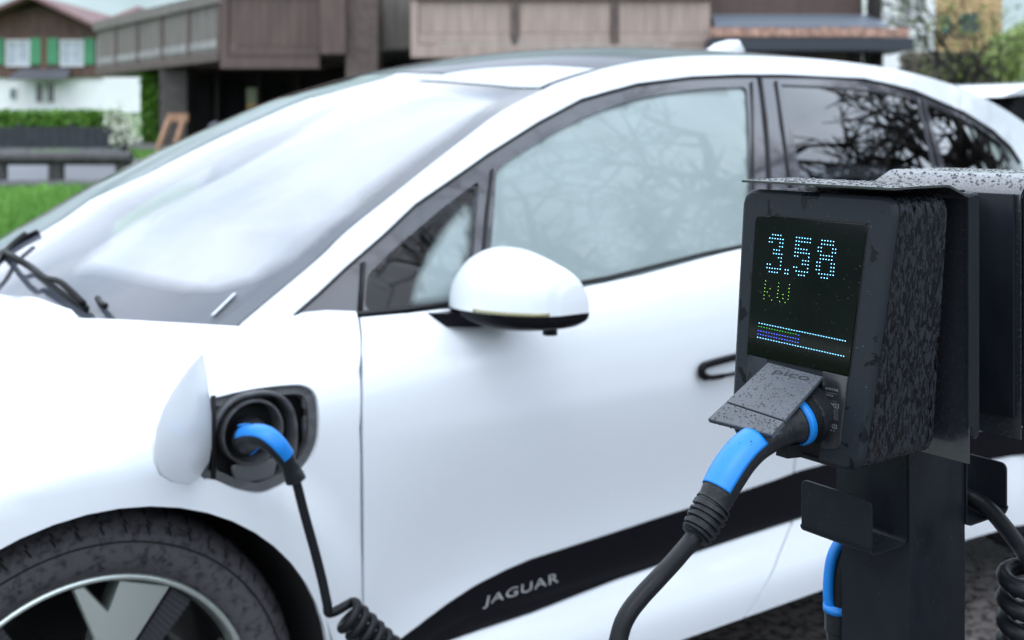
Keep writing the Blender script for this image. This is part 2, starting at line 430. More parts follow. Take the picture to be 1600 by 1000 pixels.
# ------------------------------------------------------------------ FENCES AND HEDGES ACROSS THE LAWN
WOODG = mat('weathered_dark_wood', (.045, .042, .044), .6, var=.4, vscale=14, stretch=(1, 1, .3), bump=.3)
GALV = mat('grey_rail_wood', (.16, .165, .175), .5, var=.2, vscale=6)
GRL = thing('guard_rail', 'low wooden guard rail on dark posts between lawn and road', 'guard rail', W(-7, 15.3, .47))
f0 = 15.3
def rx(px, f): return (px - 800) / FPX * f
def zy(py, f): return CAMH + (196 - py) / FPX * f
for px in (-390, -290, -190, -95, -5, 85, 190):
    r = rx(px, f0); MB().boxW(r - .085, r + .085, f0, f0 + .14, gz(r, f0) - .1, zy(252, f0)).out('post', WOODG, GRL)
for (a, b, y0, y1, m) in ((-420, 204, 237, 258, WOODG), (-420, 190, 281, 297, mat('lower_rail', (.10, .10, .11), .6, var=.3, vscale=5))):
    V, F = sweep([W(rx(a, f0), f0 + .04, zy((y0 + y1) / 2, f0)), W(rx(b, f0), f0 + .04, zy((y0 + y1) / 2, f0))], .09, 12, rad2=(y1 - y0) / 2 / FPX * f0); obj('rail', V, F, m, GRL, split=60)
MB().boxW(rx(204, f0), rx(240, f0), f0 + .1, f0 + .5, gz(0, f0) - .1, zy(280, f0)).out('end_block', mat('end_block_concrete', (.2, .2, .22), .7), GRL)
f1 = 21.2
BF = thing('panel_fence', 'black panel fence behind the road at the left, below the hedge', 'fence', W(-8.5, f1, gz(0, f1)))
FENM = mat('black_fence_board', (.018, .022, .028), .45, var=.3, vscale=8)
for k in range(22):
    x0 = -120 + k * 14.2; x1 = x0 + 13.6
    if x1 > 191: break
    MB().boxW(rx(x0, f1), rx(x1, f1), f1, f1 + .03, gz(0, f1) + .05, zy(198, f1)).out('board', FENM, BF)
for px in (-60, 28, 110, 188): MB().boxW(rx(px, f1) - .05, rx(px, f1) + .05, f1 + .03, f1 + .13, gz(0, f1) - .1, zy(194, f1)).out('post', FENM, BF)
MB().boxW(rx(-120, f1), rx(190, f1), f1 - .02, f1 + .05, zy(238, f1), zy(231, f1)).out('foot_rail', GALV, BF)
def leaves(name, label, cat, m, pts, size, parent=None, group=None, origin=None):
    V = []; F = []; rd = random.Random(len(pts))
    for p in pts:
        a = Vector((rd.uniform(-1, 1), rd.uniform(-1, 1), rd.uniform(-1, 1))).normalized(); b = a.orthogonal().normalized(); c = a.cross(b); s = size * rd.uniform(.6, 1.4); k = len(V)
        V += [p + b * s, p + c * s * .6, p - b * s, p - c * s * .6]; F.append((k, k + 1, k + 2, k + 3))
    o = obj(name, V, F, m, parent, smooth=False, origin=origin)
    if parent is None: tag(o, label, cat, group)
    return o
def hedge(name, label, r0, r1, f0, f1, z0, z1, n, size, m, core):
    t = thing(name, label, 'hedge', W((r0 + r1) / 2, f0, z0)); rd = random.Random(n)
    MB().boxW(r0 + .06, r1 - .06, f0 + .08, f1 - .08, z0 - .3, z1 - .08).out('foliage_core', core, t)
    P = []
    for _ in range(n):
        s = rd.random(); j = lambda: rd.gauss(0, .03)
        if s < .6: P.append(W(rd.uniform(r0, r1), f0 + j(), rd.uniform(z0, z1) + j()))
        elif s < .85: P.append(W(rd.uniform(r0, r1), rd.uniform(f0, f1), z1 + j()))
        elif s < .93: P.append(W(r1 + j(), rd.uniform(f0, f1), rd.uniform(z0, z1)))
        else: P.append(W(r0 + j(), rd.uniform(f0, f1), rd.uniform(z0, z1)))
    leaves('foliage', '', '', m, P, size, t); return t
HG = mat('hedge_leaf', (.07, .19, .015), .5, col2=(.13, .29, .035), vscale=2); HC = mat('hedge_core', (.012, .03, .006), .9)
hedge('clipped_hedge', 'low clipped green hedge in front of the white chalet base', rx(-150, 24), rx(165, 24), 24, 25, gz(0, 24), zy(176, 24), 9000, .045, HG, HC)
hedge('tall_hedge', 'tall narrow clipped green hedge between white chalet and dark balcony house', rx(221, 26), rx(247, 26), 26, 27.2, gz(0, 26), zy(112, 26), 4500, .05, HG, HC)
# white-flowering shrub
sh = thing('flowering_shrub', 'small shrub with white blossom at the end of the black fence', 'shrub', W(rx(195, 20.9), 20.9, gz(0, 20.9)))
P = []; B = MB()
for k in range(9):
    a = random.uniform(0, 6.28); tip = W(rx(random.uniform(165, 225), 20.9), 20.9 + random.uniform(-.3, .3), zy(random.uniform(168, 205), 20.9)); bs = W(rx(196, 20.9), 20.9, gz(0, 20.9))
    V, F = sweep([bs, lerp(bs, tip, .5) + Vector((random.uniform(-.1, .1), 0, .1)), tip], [.018, .012, .005], 5); B.add(V, F)
    for _ in range(55): P.append(lerp(bs, tip, random.uniform(.45, 1.05)) + Vector([random.gauss(0, .10) for _ in range(3)]))
B.out('stem', WOODG, sh); leaves('blossom', '', '', mat('white_blossom', (.62, .66, .52), .7), P, .032, sh)

# ------------------------------------------------------------------ THE FAR CHALET (left)
WH = mat('white_render', (.84, .85, .86), .8, var=.05, vscale=1); BRN = mat('brown_chalet_boards', (.105, .058, .045), .7, var=.3, vscale=6, stretch=(1, 1, .2))
fc = 55.0
def rc(px): return rx(px, fc)
def zc_(py): return zy(py, fc)
CH = thing('chalet', 'far chalet with white base, brown gable, green shutters and red-brown roof', 'house', W(rc(80), fc + 3, gz(0, fc)))
MB().boxW(rc(-120), rc(219), fc, fc + 9, gz(0, fc) - .5, zc_(121)).out('base_wall', WH, CH)
g0, g1, gp = rc(-120), rc(160), rc(62)
wl = MB(); zz = zc_(121); ew = zc_(50); pk = zc_(8)
wl.add([W(g0, fc - .15, zz), W(rc(160), fc - .15, zz), W(rc(160), fc - .15, ew), W(gp, fc - .15, pk), W(g0, fc - .15, zc_(62)), W(g0, fc + 9, zz), W(rc(160), fc + 9, zz), W(rc(160), fc + 9, ew), W(gp, fc + 9, pk), W(g0, fc + 9, zc_(62))],
       [(0, 1, 2, 3, 4), (9, 8, 7, 6, 5), (0, 5, 6, 1), (1, 6, 7, 2), (2, 7, 8, 3), (3, 8, 9, 4), (4, 9, 5, 0)])
wl.out('upper_wall', BRN, CH)
ROOFM = mat('red_brown_roof', (.16, .085, .08), .7, var=.2, vscale=3)
for (xa, ya, xb, yb) in ((62, 0, 168, 50), (62, 0, -150, 90)):
    d = .18
    A, B_ = (rc(xa), zc_(ya)), (rc(xb), zc_(yb))
    MB().hexa([W(A[0], fc - 1.3, A[1]), W(B_[0], fc - 1.3, B_[1]), W(B_[0], fc + 10, B_[1]), W(A[0], fc + 10, A[1]), W(A[0], fc - 1.3, A[1] + d), W(B_[0], fc - 1.3, B_[1] + d), W(B_[0], fc + 10, B_[1] + d), W(A[0], fc + 10, A[1] + d)]).out('roof', ROOFM, CH)
SHG = mat('green_shutter', (.06, .26, .13), .5, var=.1, vscale=5); WG = mat('curtained_window', (.42, .46, .52), .25, coat=.5, var=.15, vscale=3); WF = mat('white_frame', (.7, .7, .7), .5)
def win(par, px0, px1, py0, py1, f, mg=WG, mf=WF, bars=1, d=.10):
    r0, r1, z0, z1 = rx(px0, f), rx(px1, f), zy(py1, f), zy(py0, f); w = (r1 - r0) * .06
    fr = MB(); fr.boxW(r0, r0 + w, f - d, f, z0, z1).boxW(r1 - w, r1, f - d, f, z0, z1).boxW(r0 + w, r1 - w, f - d, f, z0, z0 + w).boxW(r0 + w, r1 - w, f - d, f, z1 - w, z1)
    for k in range(bars): m = lerp(r0, r1, (k + 1) / (bars + 1)); fr.boxW(m - w / 2, m + w / 2, f - d * .9, f, z0 + w, z1 - w)
    o = fr.out('window', mf, par); MB().boxW(r0 + w, r1 - w, f - d * .5, f - d * .4, z0 + w, z1 - w).out('pane', mg, o); return o
for (a, b) in ((10, 48), (95, 132), (152, 160)): win(CH, a, b, 62, 104, fc - .16)
for (a, b) in ((-8, 9), (50, 67), (77, 94), (133, 150)): MB().boxW(rc(a), rc(b), fc - .26, fc - .16, zc_(101), zc_(60)).out('shutter', SHG, CH)
MB().boxW(rc(66), rc(77), fc - .22, fc - .15, zc_(110), zc_(58)).out('board', mat('rust_boards', (.14, .07, .045), .7), CH)
MB().hexa([W(rc(32), fc - 1.4, zc_(126)), W(rc(122), fc - 1.4, zc_(126)), W(rc(112), fc, zc_(110)), W(rc(40), fc, zc_(110)), W(rc(32), fc - 1.4, zc_(122)), W(rc(122), fc - 1.4, zc_(122)), W(rc(112), fc, zc_(105)), W(rc(40), fc, zc_(105))]).out('porch_roof', mat('slate_porch', (.10, .10, .115), .6), CH)
for a in (57, 75): win(CH, a, a + 11, 131, 160, fc - .02, mg=mat('dark_pane', (.03, .03, .035), .15, coat=1))
win(CH, 17, 26, 138, 154, fc - .02, mg=mat('blue_pane', (.05, .12, .16), .2, coat=1))
R2 = thing('house_roof', 'low pinkish roof edge seen behind the chalet', 'house', W(rx(190, 48), 60, 2))
MB().hexa([W(rx(150, 60), 60, zy(42, 60)), W(rx(215, 60), 60, zy(16, 60)), W(rx(215, 60), 66, zy(16, 60)), W(rx(150, 60), 66, zy(42, 60)), W(rx(150, 60), 60, zy(36, 60)), W(rx(215, 60), 60, zy(9, 60)), W(rx(215, 60), 66, zy(9, 60)), W(rx(150, 60), 66, zy(36, 60))]).out('roof', mat('pink_roof', (.34, .22, .23), .8), R2)
MB().boxW(rx(158, 60), rx(250, 60), 60.6, 66, 1.5, zy(40, 60)).out('wall', mat('teal_wall', (.28, .36, .36), .8), R2)

# ------------------------------------------------------------------ THE DARK TIMBER HOUSE
TIM = mat('grey_brown_boards', (.17, .152, .135), .65, var=.18, vscale=9, stretch=(1, 1, .15), bump=.2)
TIMR = mat('red_brown_boards', (.105, .070, .060), .6, var=.15, vscale=9, stretch=(1, 1, .15), bump=.2)
TIML = mat('pale_brown_boards', (.38, .29, .25), .6, var=.12, vscale=9, stretch=(1, 1, .15), bump=.2)
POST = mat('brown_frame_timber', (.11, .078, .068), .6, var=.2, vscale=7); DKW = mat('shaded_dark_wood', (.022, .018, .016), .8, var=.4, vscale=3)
HS = thing('timber_house', 'large dark timber house with panelled balconies over a shadowy ground floor', 'house', W(0, 27, 1.0))
# left balcony wing, running away to the left: g(u, v, z) with u along, v inward
c0, c1 = Vector((rx(345, 22), 22.0)), Vector((rx(152, 28.5), 28.5)); dv = (c1 - c0); LW = dv.length; dv.normalize(); nv = Vector((-dv.y, dv.x)); nv = -nv if nv.x < 0 else nv
def gw(u, v, z): p = c0 + dv * u + nv * v; return W(p.x, p.y, z)
zb0 = zy(95, 22); zt0 = zy(5, 22)
nb = 5
for k in range(nb):
    a, b = LW * k / nb, LW * (k + 1) / nb
    for j in range(5):
        u0, u1 = lerp(a + .16, b, j / 5), lerp(a + .16, b, (j + 1) / 5) - .006
        MB().boxW(u0, u1, 0.0 + (j % 2) * .003, .06, zb0 + .17, zt0 + .02, gw).out('balcony_board', TIM, HS)
    MB().boxW(a, a + .16, -.03, .10, zb0 + .16, zt0, gw).out('balcony_post', POST, HS)
    MB().boxW(a + .165, b - .01, -.02, .07, zb0 + .26, zb0 + .42, gw).out('balcony_rail', mat('worn_grey_rail', (.30, .29, .28), .6, var=.2, vscale=4), HS)
MB().boxW(-.05, LW + .1, -.08, .16, zt0, zt0 + .22, gw).out('balcony_handrail', TIM, HS)
MB().boxW(0, LW, -.06, 3, zb0, zb0 + .17, gw).out('balcony_floor', POST, HS)
# front face, left bay
def bay(px0, px1, f, ybot, npan, nboard, mm, ytop=-8, fm=None, edge=12, mrail=None):
    z0, z1 = zy(ybot, f), zy(ytop, f)
    MB().boxW(rx(px0, f), rx(px1, f), f - .05, f + .6, z0 - .12, z0 + .10).out('balcony_sill', fm or mm, HS)
    MB().boxW(rx(px0, f), rx(px1, f), f - .07, f + .14, z1, z1 + .15).out('balcony_handrail', POST, HS)
    for k in range(npan):
        a, b = lerp(px0, px1, k / npan), lerp(px0, px1, (k + 1) / npan)
        MB().boxW(rx(a, f), rx(a + edge, f), f - .04, f + .1, z0 + .10, z1).out('balcony_post', POST if k else (fm or mm), HS)
        MB().boxW(rx(a + edge + 1, f), rx(b - 1, f), f - .015, f + .10, z0 + .12, z0 + .30).out('panel_rail', fm or mm, HS)
        for j in range(nboard):
            u0, u1 = lerp(a + edge + 1, b, j / nboard), lerp(a + edge + 1, b, (j + 1) / nboard)
            MB().boxW(rx(u0, f) + .002, rx(u1, f) - .003, f + .01 + (j % 2) * .003, f + .06, z0 + .31, z1 - .02).out('balcony_board', mm, HS)
bay(345, 500, 22, 97, 1, 9, TIMR, fm=TIMR)
for (a, b, d, mm) in ((500, 540, 21.6, TIMR), (541, 590, 21.8, POST)): MB().boxW(rx(a, d), rx(b, d), d, d + .9, zy(84, d), zy(-40, d)).out('wall_post', mm, HS)
MB().boxW(rx(590, 23), rx(645, 23), 23, 24, zy(82, 23), zy(-40, 23)).out('recessed_wall', TIM, HS)
bay(642, 1110, 20, 79, 3, 7, TIML, fm=TIML, ytop=0)
MB().boxW(rx(640, 20), rx(1110, 20), 20.6, 25, zy(0, 20) - .3, zy(-60, 20)).out('upper_wall', POST, HS)
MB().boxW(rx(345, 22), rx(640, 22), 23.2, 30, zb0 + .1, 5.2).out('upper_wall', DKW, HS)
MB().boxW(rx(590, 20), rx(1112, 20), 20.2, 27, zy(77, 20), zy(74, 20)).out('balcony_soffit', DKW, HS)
# ground floor in shade
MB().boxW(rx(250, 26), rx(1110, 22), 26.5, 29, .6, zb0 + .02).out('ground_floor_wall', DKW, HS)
MB().boxW(rx(258, 25), rx(300, 25), 24.6, 25.4, .6, zy(122, 25) + .2).out('pillar', mat('grey_pillar', (.07, .062, .055), .7, var=.3, vscale=3), HS)
for (a, b) in ((305, 330), (348, 380), (415, 440)): 
    MB().boxW(rx(a, 26.3), rx(b, 26.3), 26.3, 26.45, .8, zy(128, 26.3)).out('door', DARK, HS)
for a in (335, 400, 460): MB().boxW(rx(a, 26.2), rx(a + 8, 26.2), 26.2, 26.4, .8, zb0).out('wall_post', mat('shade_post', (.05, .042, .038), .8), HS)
MB().boxW(rx(540, 21.8), rx(590, 21.8), 21.8, 22.6, .7, zy(84, 21.8)).out('pillar', POST, HS)
# long low pent roof on the right
MB().boxW(rx(1110, 20), rx(1372, 20), 20.9, 25, 1.0, zy(-60, 20)).out('wing_wall', mat('brown_wing_boards', (.17, .12, .10), .65, var=.25, vscale=5, stretch=(.3, .3, 3)), HS)
for k in range(5): MB().boxW(rx(1112, 20), rx(1370, 20), 20.86, 20.9, zy(24 - k * 9, 20), zy(17 - k * 9, 20)).out('wall_board', TIMR, HS)
MB().hexa([W(rx(1112, 20), 19.7, zy(44, 19.7)), W(rx(1390, 19.7), 19.7, zy(44, 19.7)), W(rx(1365, 20.9), 20.9, zy(25, 20.9)), W(rx(1112, 20.9), 20.9, zy(25, 20.9)), W(rx(1112, 20), 19.7, zy(41, 19.7)), W(rx(1390, 19.7), 19.7, zy(41, 19.7)), W(rx(1365, 20.9), 20.9, zy(22, 20.9)), W(rx(1112, 20.9), 20.9, zy(22, 20.9))]).out('pent_roof', mat('blue_grey_slate', (.10, .12, .15), .5), HS)
TERR = mat('terracotta_tile', (.42, .25, .19), .7, var=.3, vscale=9)
rd = random.Random(3); x = 1112
while x < 1400:
    w = rd.choice((19, 24, 28)); MB().boxW(rx(x, 19.6), rx(x + w - 1.5, 19.6), 19.5 + rd.uniform(0, .03), 19.75, zy(58, 19.6), zy(44 + rd.uniform(-1, 1), 19.6)).out('tile', TERR, HS); x += w
MB().boxW(rx(1110, 19.4), rx(1425, 19.4), 19.3, 20.6, zy(79, 19.4), zy(60, 19.4)).out('gutter_beam', mat('dark_blue_beam', (.035, .042, .055), .5), HS)
for k in range(3): MB().boxW(rx(1330 + k * 22, 20), rx(1336 + k * 22, 20), 20, 20.15, 1, zy(79, 20)).out('wall_post', DKW, HS)
MB().boxW(rx(1365, 20.5), rx(1375, 20.5), 20.4, 20.9, 1, zy(-60, 20)).out('corner_post', DKW, HS)

# easel-like wooden frame, hanging notice
EA = thing('wooden_frame', 'leaning pale wooden A-shaped frame standing beside the dark house pillar', 'frame', W(rx(265, 22.3), 22.3, gz(0, 22.3)))
LW_ = mat('fresh_wood', (.36, .20, .12), .6, var=.2, vscale=6)
for (a, ya, b, yb) in ((262, 178, 246, 240), (285, 178, 272, 240)): MB().beam(W(rx(a, 22.3), 22.5, zy(ya, 22.3)), W(rx(b, 22.3), 22.2, zy(yb, 22.3)), .09, .06).out('leg', LW_, EA)
MB().boxW(rx(258, 22.3), rx(290, 22.3), 22.44, 22.52, zy(190, 22.3), zy(177, 22.3)).out('crossbar', LW_, EA)
SG = thing('hanging_notice', 'yellow and pale green notice hanging in the dark ground floor', 'notice', W(rx(392, 25), 25, 1.2))
MB().boxW(rx(385, 25), rx(401, 25), 25, 25.04, zy(160, 25), zy(137, 25)).out('notice_top', mat('pale_green_paper', (.30, .34, .22), .6), SG)
MB().boxW(rx(386, 25), rx(401, 25), 24.98, 25.03, zy(182, 25), zy(160.5, 25)).out('notice_bottom', mat('yellow_paper', (.55, .38, .14), .6), SG)
PR_ = thing('covered_bin', 'pale covered bin standing in the shaded ground floor', 'bin', W(rx(338, 24), 24, .9))
V, F = sweep([W(rx(338, 24), 24, z) for z in (gz(0, 24), zy(206, 24), zy(196, 24), zy(190, 24))], [.17, .19, .15, .05], 12); obj('bin_body', V, F, mat('pale_violet_cloth', (.30, .30, .36), .8), PR_)

# ------------------------------------------------------------------ HOUSES AND TREES AT THE RIGHT
W2 = thing('white_house', 'white rendered house with two windows right of the timber house', 'house', W(rx(1415, 34), 35, 1.3))
MB().boxW(rx(1374, 34), rx(1461, 34), 34, 42, 1, 9).out('wall', WH, W2)
win(W2, 1402, 1448, -12, 22, 33.95, mg=mat('grey_pane', (.16, .17, .17), .2, coat=1)); win(W2, 1428, 1450, 52, 72, 33.95, mg=MATS['grey_pane'])
MB().boxW(rx(1402, 34), rx(1448, 34), 33.8, 34, zy(30, 34), zy(24, 34)).out('window_sill', WF, W2)
Y2 = thing('ochre_house', 'ochre yellow wooden house behind the bare tree at the upper right', 'house', W(rx(1515, 46), 47, 1.8))
OCH = mat('ochre_boards', (.50, .33, .17), .7, var=.2, vscale=3)
z0, z1 = zy(84, 46), zy(-30, 46)
for k in range(9): MB().boxW(rx(1463, 46), rx(1566, 46), 46 - (k % 2) * .02, 52, lerp(z0, z1, k / 9), lerp(z0, z1, (k + 1) / 9) - .03).out('wall_board', OCH, Y2)
MB().boxW(rx(1463, 46), rx(1580, 46), 46.1, 54, .5, z0).out('base_wall', mat('ochre_base', (.3, .25, .2), .8), Y2)
win(Y2, 1470, 1484, 26, 52, 45.9, mg=mat('teal_pane', (.04, .12, .12), .2, coat=1), mf=mat('green_frame', (.06, .2, .15), .5))
win(Y2, 1500, 1528, 22, 50, 45.9, mg=MATS['dark_pane'], mf=MATS['green_frame'])
hedge('dark_hedge', 'dark low hedge at the foot of the ochre house', rx(1425, 31), rx(1590, 31), 31, 32, gz(0, 31), zy(84, 31), 5000, .07, mat('dark_hedge_leaf', (.11, .10, .08), .8, col2=(.2, .18, .14), vscale=2), HC)
BARK = mat('dark_bark', (.03, .026, .024), .85, var=.3, vscale=6, bump=.3)
def bare_tree(name, label, base, height, spread, seed, depth=5, tr=.18, lean=(0, 0, 0), leafm=None, nleaf=0, ls=.05, twig=.55, aim=None):
    rd = random.Random(seed); t = thing(name, label, 'tree', base); B = MB(); TR = MB(); tips = []
    def grow(p, d, L, r, k):
        pts = [p]; dd = d.normalized(); n = 4
        for i in range(n):
            dd = (dd + Vector((rd.gauss(0, .10), rd.gauss(0, .10), rd.gauss(.02, .07)))).normalized(); pts.append(pts[-1] + dd * L / n)
        V, F = sweep(pts, [lerp(r, r * .6, i / n) for i in range(n + 1)], 7 if k < 2 else 4, caps=k > 3)
        (TR if k == 0 else B).add(V, F)
        if k >= depth: tips.append(pts[-1]); return
        for i in range(3 if k else 5):
            q = pts[rd.choice((2, 3, 4)) if k else rd.choice((2, 3, 4, 4))]
            ang = rd.uniform(0, 6.28); o = dd.orthogonal().normalized(); o2 = dd.cross(o)
            nd = dd * rd.uniform(.35, .8) + (o * math.cos(ang) + o2 * math.sin(ang)) * spread + Vector(lean)
            grow(q, nd, L * rd.uniform(.62, .82), r * twig, k + 1)
        if k > 1: tips.append(pts[-1])
    grow(Vector(base) - Vector((0, 0, .1)), Vector((0, 0, 1)), height * .32, tr, 0)
    TR.out('trunk', BARK, t, smooth=True); cr_ = B.out('crown', BARK, t, smooth=True)
    if nleaf:
        P = [rd.choice(tips) + Vector([rd.gauss(0, .22) for _ in range(3)]) for _ in range(nleaf)]; leaves('leaves', '', '', leafm, P, ls, cr_)
    return t
bare_tree('bare_tree', 'bare dark tree in front of the ochre house', W(rx(1510, 28), 28, gz(0, 28) - .1), 6.5, .7, 11, 4, .11, leafm=mat('spring_leaf', (.18, .24, .05), .5), nleaf=900, ls=.05)
YG = mat('yellow_green_leaf', (.24, .33, .10), .6, col2=(.36, .44, .16), vscale=3)
def bush(name, label, px, f, ybase, w, h, n, m, ls, seed):
    rd = random.Random(seed); base = W(rx(px, f), f, gz(0, f)); t = thing(name, label, 'bush', base); P = []; B = MB()
    lobes = [(rd.uniform(-.6, .6) * w, rd.uniform(-.5, .5) * w, rd.uniform(.25, .85) * h, rd.uniform(.22, .42) * w) for _ in range(13)]
    for a, b, c, r in lobes:
        V, F = sweep([base, base + Vector((a * .5, b * .5, c * .5)), base + Vector((a, b, c))], [.04, .025, .01], 5); B.add(V, F)
        for _ in range(n // 13):
            d = Vector([rd.gauss(0, 1) for _ in range(3)]).normalized() * r * rd.uniform(.55, 1.08); P.append(base + Vector((a, b, c)) + d)
    B.out('stems', BARK, t); leaves('foliage', '', '', m, P, ls, t)
bush('leafy_bush', 'large yellow-green bush at the right edge beyond the ochre house', 1612, 30, 100, 1.6, 3.6, 7000, YG, .06, 2)
bush('leafy_bush', 'small yellow-green bush under the ochre house windows', 1535, 33, 90, .9, 2.2, 2500, YG, .06, 4)

# second car beyond
C2 = thing('car', 'second white car parked beyond, only its roof edge showing at the right', 'car', (8.6, 5.3, 0))
def ext(name, prof, y0, y1, m, tap=0, parent=C2):
    n = len(prof); V = [(x, y0 + (tap if z > 1.0 else 0), z) for x, z in prof] + [(x, y1 - (tap if z > 1.0 else 0), z) for x, z in prof]
    F = [tuple(range(n))[::-1], tuple(range(n, 2*n))] + [(i, (i+1) % n, (i+1) % n + n, i + n) for i in range(n)]
    return obj(name, V, F, m, parent, smooth=False)
ext('body', [(6.3, .3), (6.2, .75), (6.4, .98), (7.3, 1.1), (10.7, 1.1), (10.9, .8), (10.8, .3)], 4.4, 6.25, PAINT)
ext('cabin_glass', [(7.1, 1.09), (7.75, 1.60), (10.2, 1.62), (10.65, 1.09)], 4.46, 6.19, BLKGLOSS, .14)
pr = [(7.45, 1.56), (7.8, 1.655), (8.6, 1.70), (9.6, 1.70), (10.25, 1.65), (10.35, 1.58), (9.6, 1.60), (8, 1.60)]
ext('roof', pr, 4.44, 6.21, PAINT, .13)
for x, y in ((7.1, 4.42), (9.9, 4.42), (7.1, 6.23), (9.9, 6.23)):
    V, F = sweep([(x, y - .1, .34), (x, y + .1, .34)], .34, 28, up=Vector((0, 0, 1))); wv = obj('wheel', V, F, BLKPL, C2, split=40)
    V, F = sweep([(x, y - .104, .34), (x, y + .104, .34)], .22, 20); obj('rim', V, F, ALU, wv, split=40)

# the bare trees behind the viewer that the side glass mirrors, and dark woods edge
bare_tree('bare_tree', 'bare spreading tree whose branches are mirrored in the rear side windows', (11.5, -2.6, 0), 13, 1.0, 8, 6, .50, twig=.62, lean=(-.15, 0, 0))
bare_tree('bare_tree', 'bare tree standing nearer, its crown mirrored at the window top', (8.3, -3.2, 0), 11, .95, 33, 6, .34, twig=.58, lean=(.05, .05, 0))
#bush('leafy_bush', 'dark green bush outside the picture behind the camera', 300, -4, 90, 1.0, 1.1, 3000, mat('dark_bush_leaf', (.03, .07, .02), .6), .05, 9)

# ------------------------------------------------------------------ THE WHITE CAR
AX, AZ, YC = .514, .376, 2.76           # front axle, wheel centre height, the car's centre line
RX = AX + 2.99
CAR = thing('car', 'white electric car with black side strip, its front wing flap open and plugged in', 'car', (AX + 1.5, YC, 0))
wX, wY = [-.36, -.3, -.15, 0, .25, .5, 1, 2.4, 3.4, 3.9, 4.2, 4.34], [.50, .66, .80, .875, .93, .948, .95, .95, .95, .92, .86, .78]
hX, hY = [-.36, -.3, -.15, 0, .25, .5, .8, 1.2, 2.0, 3.0, 3.6, 4.1, 4.34], [.78, .82, .875, .92, .99, 1.05, 1.09, 1.16, 1.26, 1.32, 1.34, 1.28, 1.16]
def bw(X): return interp(X, wX, wY)
def bh(X): return interp(X, hX, hY) - .8
NE = 3.0
def flare(X, Z):
    o = 0
    for ax in (AX, RX):
        r = math.hypot(X - ax, Z - AZ); o += .016 * (1 - sstep(.445, .52, r))
    return o
def tuck(X, Z):
    t = .8 - Z
    if t <= 0: return 0
    o = .055 * (.6 * min(1, t / .30) + .4 * sstep(0, .30, t))                       # hollow in the doors
    o -= .040 * sstep(.36, .50, t)                   # sill bulges out again
    o += .12 * max(0, t - .52)**1.0
    return o * sstep(.85, 1.25, X) * (1 - sstep(2.75, 3.1, X)) + .03 * sstep(0, .5, t) * (1 - sstep(.85, 1.25, X))
def bodyY(X, Z):
    w, h = bw(X), bh(X)
    if Z <= .8: return YC - w + tuck(X, Z) - flare(X, Z)
    q = min(.999999, (Z - .8) / h)
    return YC - w * (1 - q**NE)**(1 / NE) - flare(X, Z)
def bodyP(X, v):
    if v <= 0: Z = .8 + v * .62; return Vector((X, bodyY(X, Z), Z))
    tau = math.tan(min(v, .9999) * math.pi / 2); s = (1 + tau**NE)**(1 / NE)
    w, h = bw(X), bh(X); Z = .8 + h * tau / s
    return Vector((X, YC - w / s - flare(X, Z) , Z))
def bodyMir(X, v): p = bodyP(X, v); return Vector((p.x, 2 * YC - p.y, p.z))
def bodyF(p):
    if p.z <= .8: return p.y - bodyY(p.x, p.z)
    w, h = bw(p.x), max(.02, bh(p.x))
    return 1 - ((max(0, YC - p.y) / w)**NE + ((p.z - .8) / h)**NE)
def body_px(px, py):
    p = march(bodyF, px, py)
    if p.z <= .8: return (p.x, (p.z - .8) / .62)
    tau = ((p.z - .8) / bh(p.x)) / max(1e-6, (YC - p.y) / bw(p.x))
    return (p.x, math.atan(tau) * 2 / math.pi)
gX, gY = [.5, .6, .8, 1.2, 1.6, 2, 2.6, 3, 3.4, 4, 4.3], [2.02, 1.99, 1.955, 1.915, 1.895, 1.89, 1.90, 1.93, 2.0, 2.2, 2.34]
def ghY(X, Z): d = Z - 1.03; return interp(X, gX, gY) + .34 * d + .3 * d * abs(d)
def ghP(X, Z): return Vector((X, ghY(X, Z), Z))
def ghMir(X, Z): return Vector((X, 2 * YC - ghY(X, Z), Z))
def ghF(p): return p.y - ghY(p.x, p.z)
def gh_px(px, py): p = march(ghF, px, py); return (p.x, p.z)

# ---- outlines read off the photograph and carried onto the bodywork
cowl_px = [(-60, 447), (0, 461), (70, 478), (140, 492), (250, 503), (372, 510)]
cowl = [body_px(*q) for q in cowl_px]
VH = body_px(120, 497)[1]
arch = [(AX + .395 * math.cos(R(a)), AZ + .395 * math.sin(R(a))) for a in range(-32, 213, 7)]
def vz(Z): return (Z - .8) / .62
archF = [(x, vz(z)) for x, z in arch]                         # from rear foot over the top to the front foot
archR = [(x + RX - AX, v) for x, v in archF]
doorX_top = body_px(562, 491)[0]
_dl = sorted([body_px(x, y)[::-1] for x, y in ((562, 500), (563, 560), (564, 640), (565, 720), (566, 800), (567, 880), (568, 960), (569, 1040), (571, 1120))])
belt_v = lambda X: body_px_v(X)
def body_px_v(X):   # v where the body passes under the window line
    Z = interp(X, [.85, 1.2, 1.6, 2.0, 2.6, 3.1, 3.6], [1.004, 1.008, 1.03, 1.072, 1.105, 1.14, 1.19])
    h = bh(X); q = (Z - .8) / h; return math.atan(q / (1 - q**NE)**(1 / NE)) * 2 / math.pi
ZS = vz(.24)
def door_line(v): return interp(max(_dl[0][0], min(v, _dl[-1][0])), [a for a, b in _dl], [b for a, b in _dl])
# charging-port hole
port_px = [(322, 632), (345, 619), (400, 607), (455, 601), (478, 603), (492, 614), (498, 635), (498, 685), (488, 715), (466, 742), (432, 762), (405, 771), (370, 765), (338, 751), (314, 744), (318, 700)]
port = [body_px(*q) for q in port_px]
port = [(p.x, p.y) for p in smooth_path([Vector((a, b, 0)) for a, b in port], 3, True)]
GAP = .0035
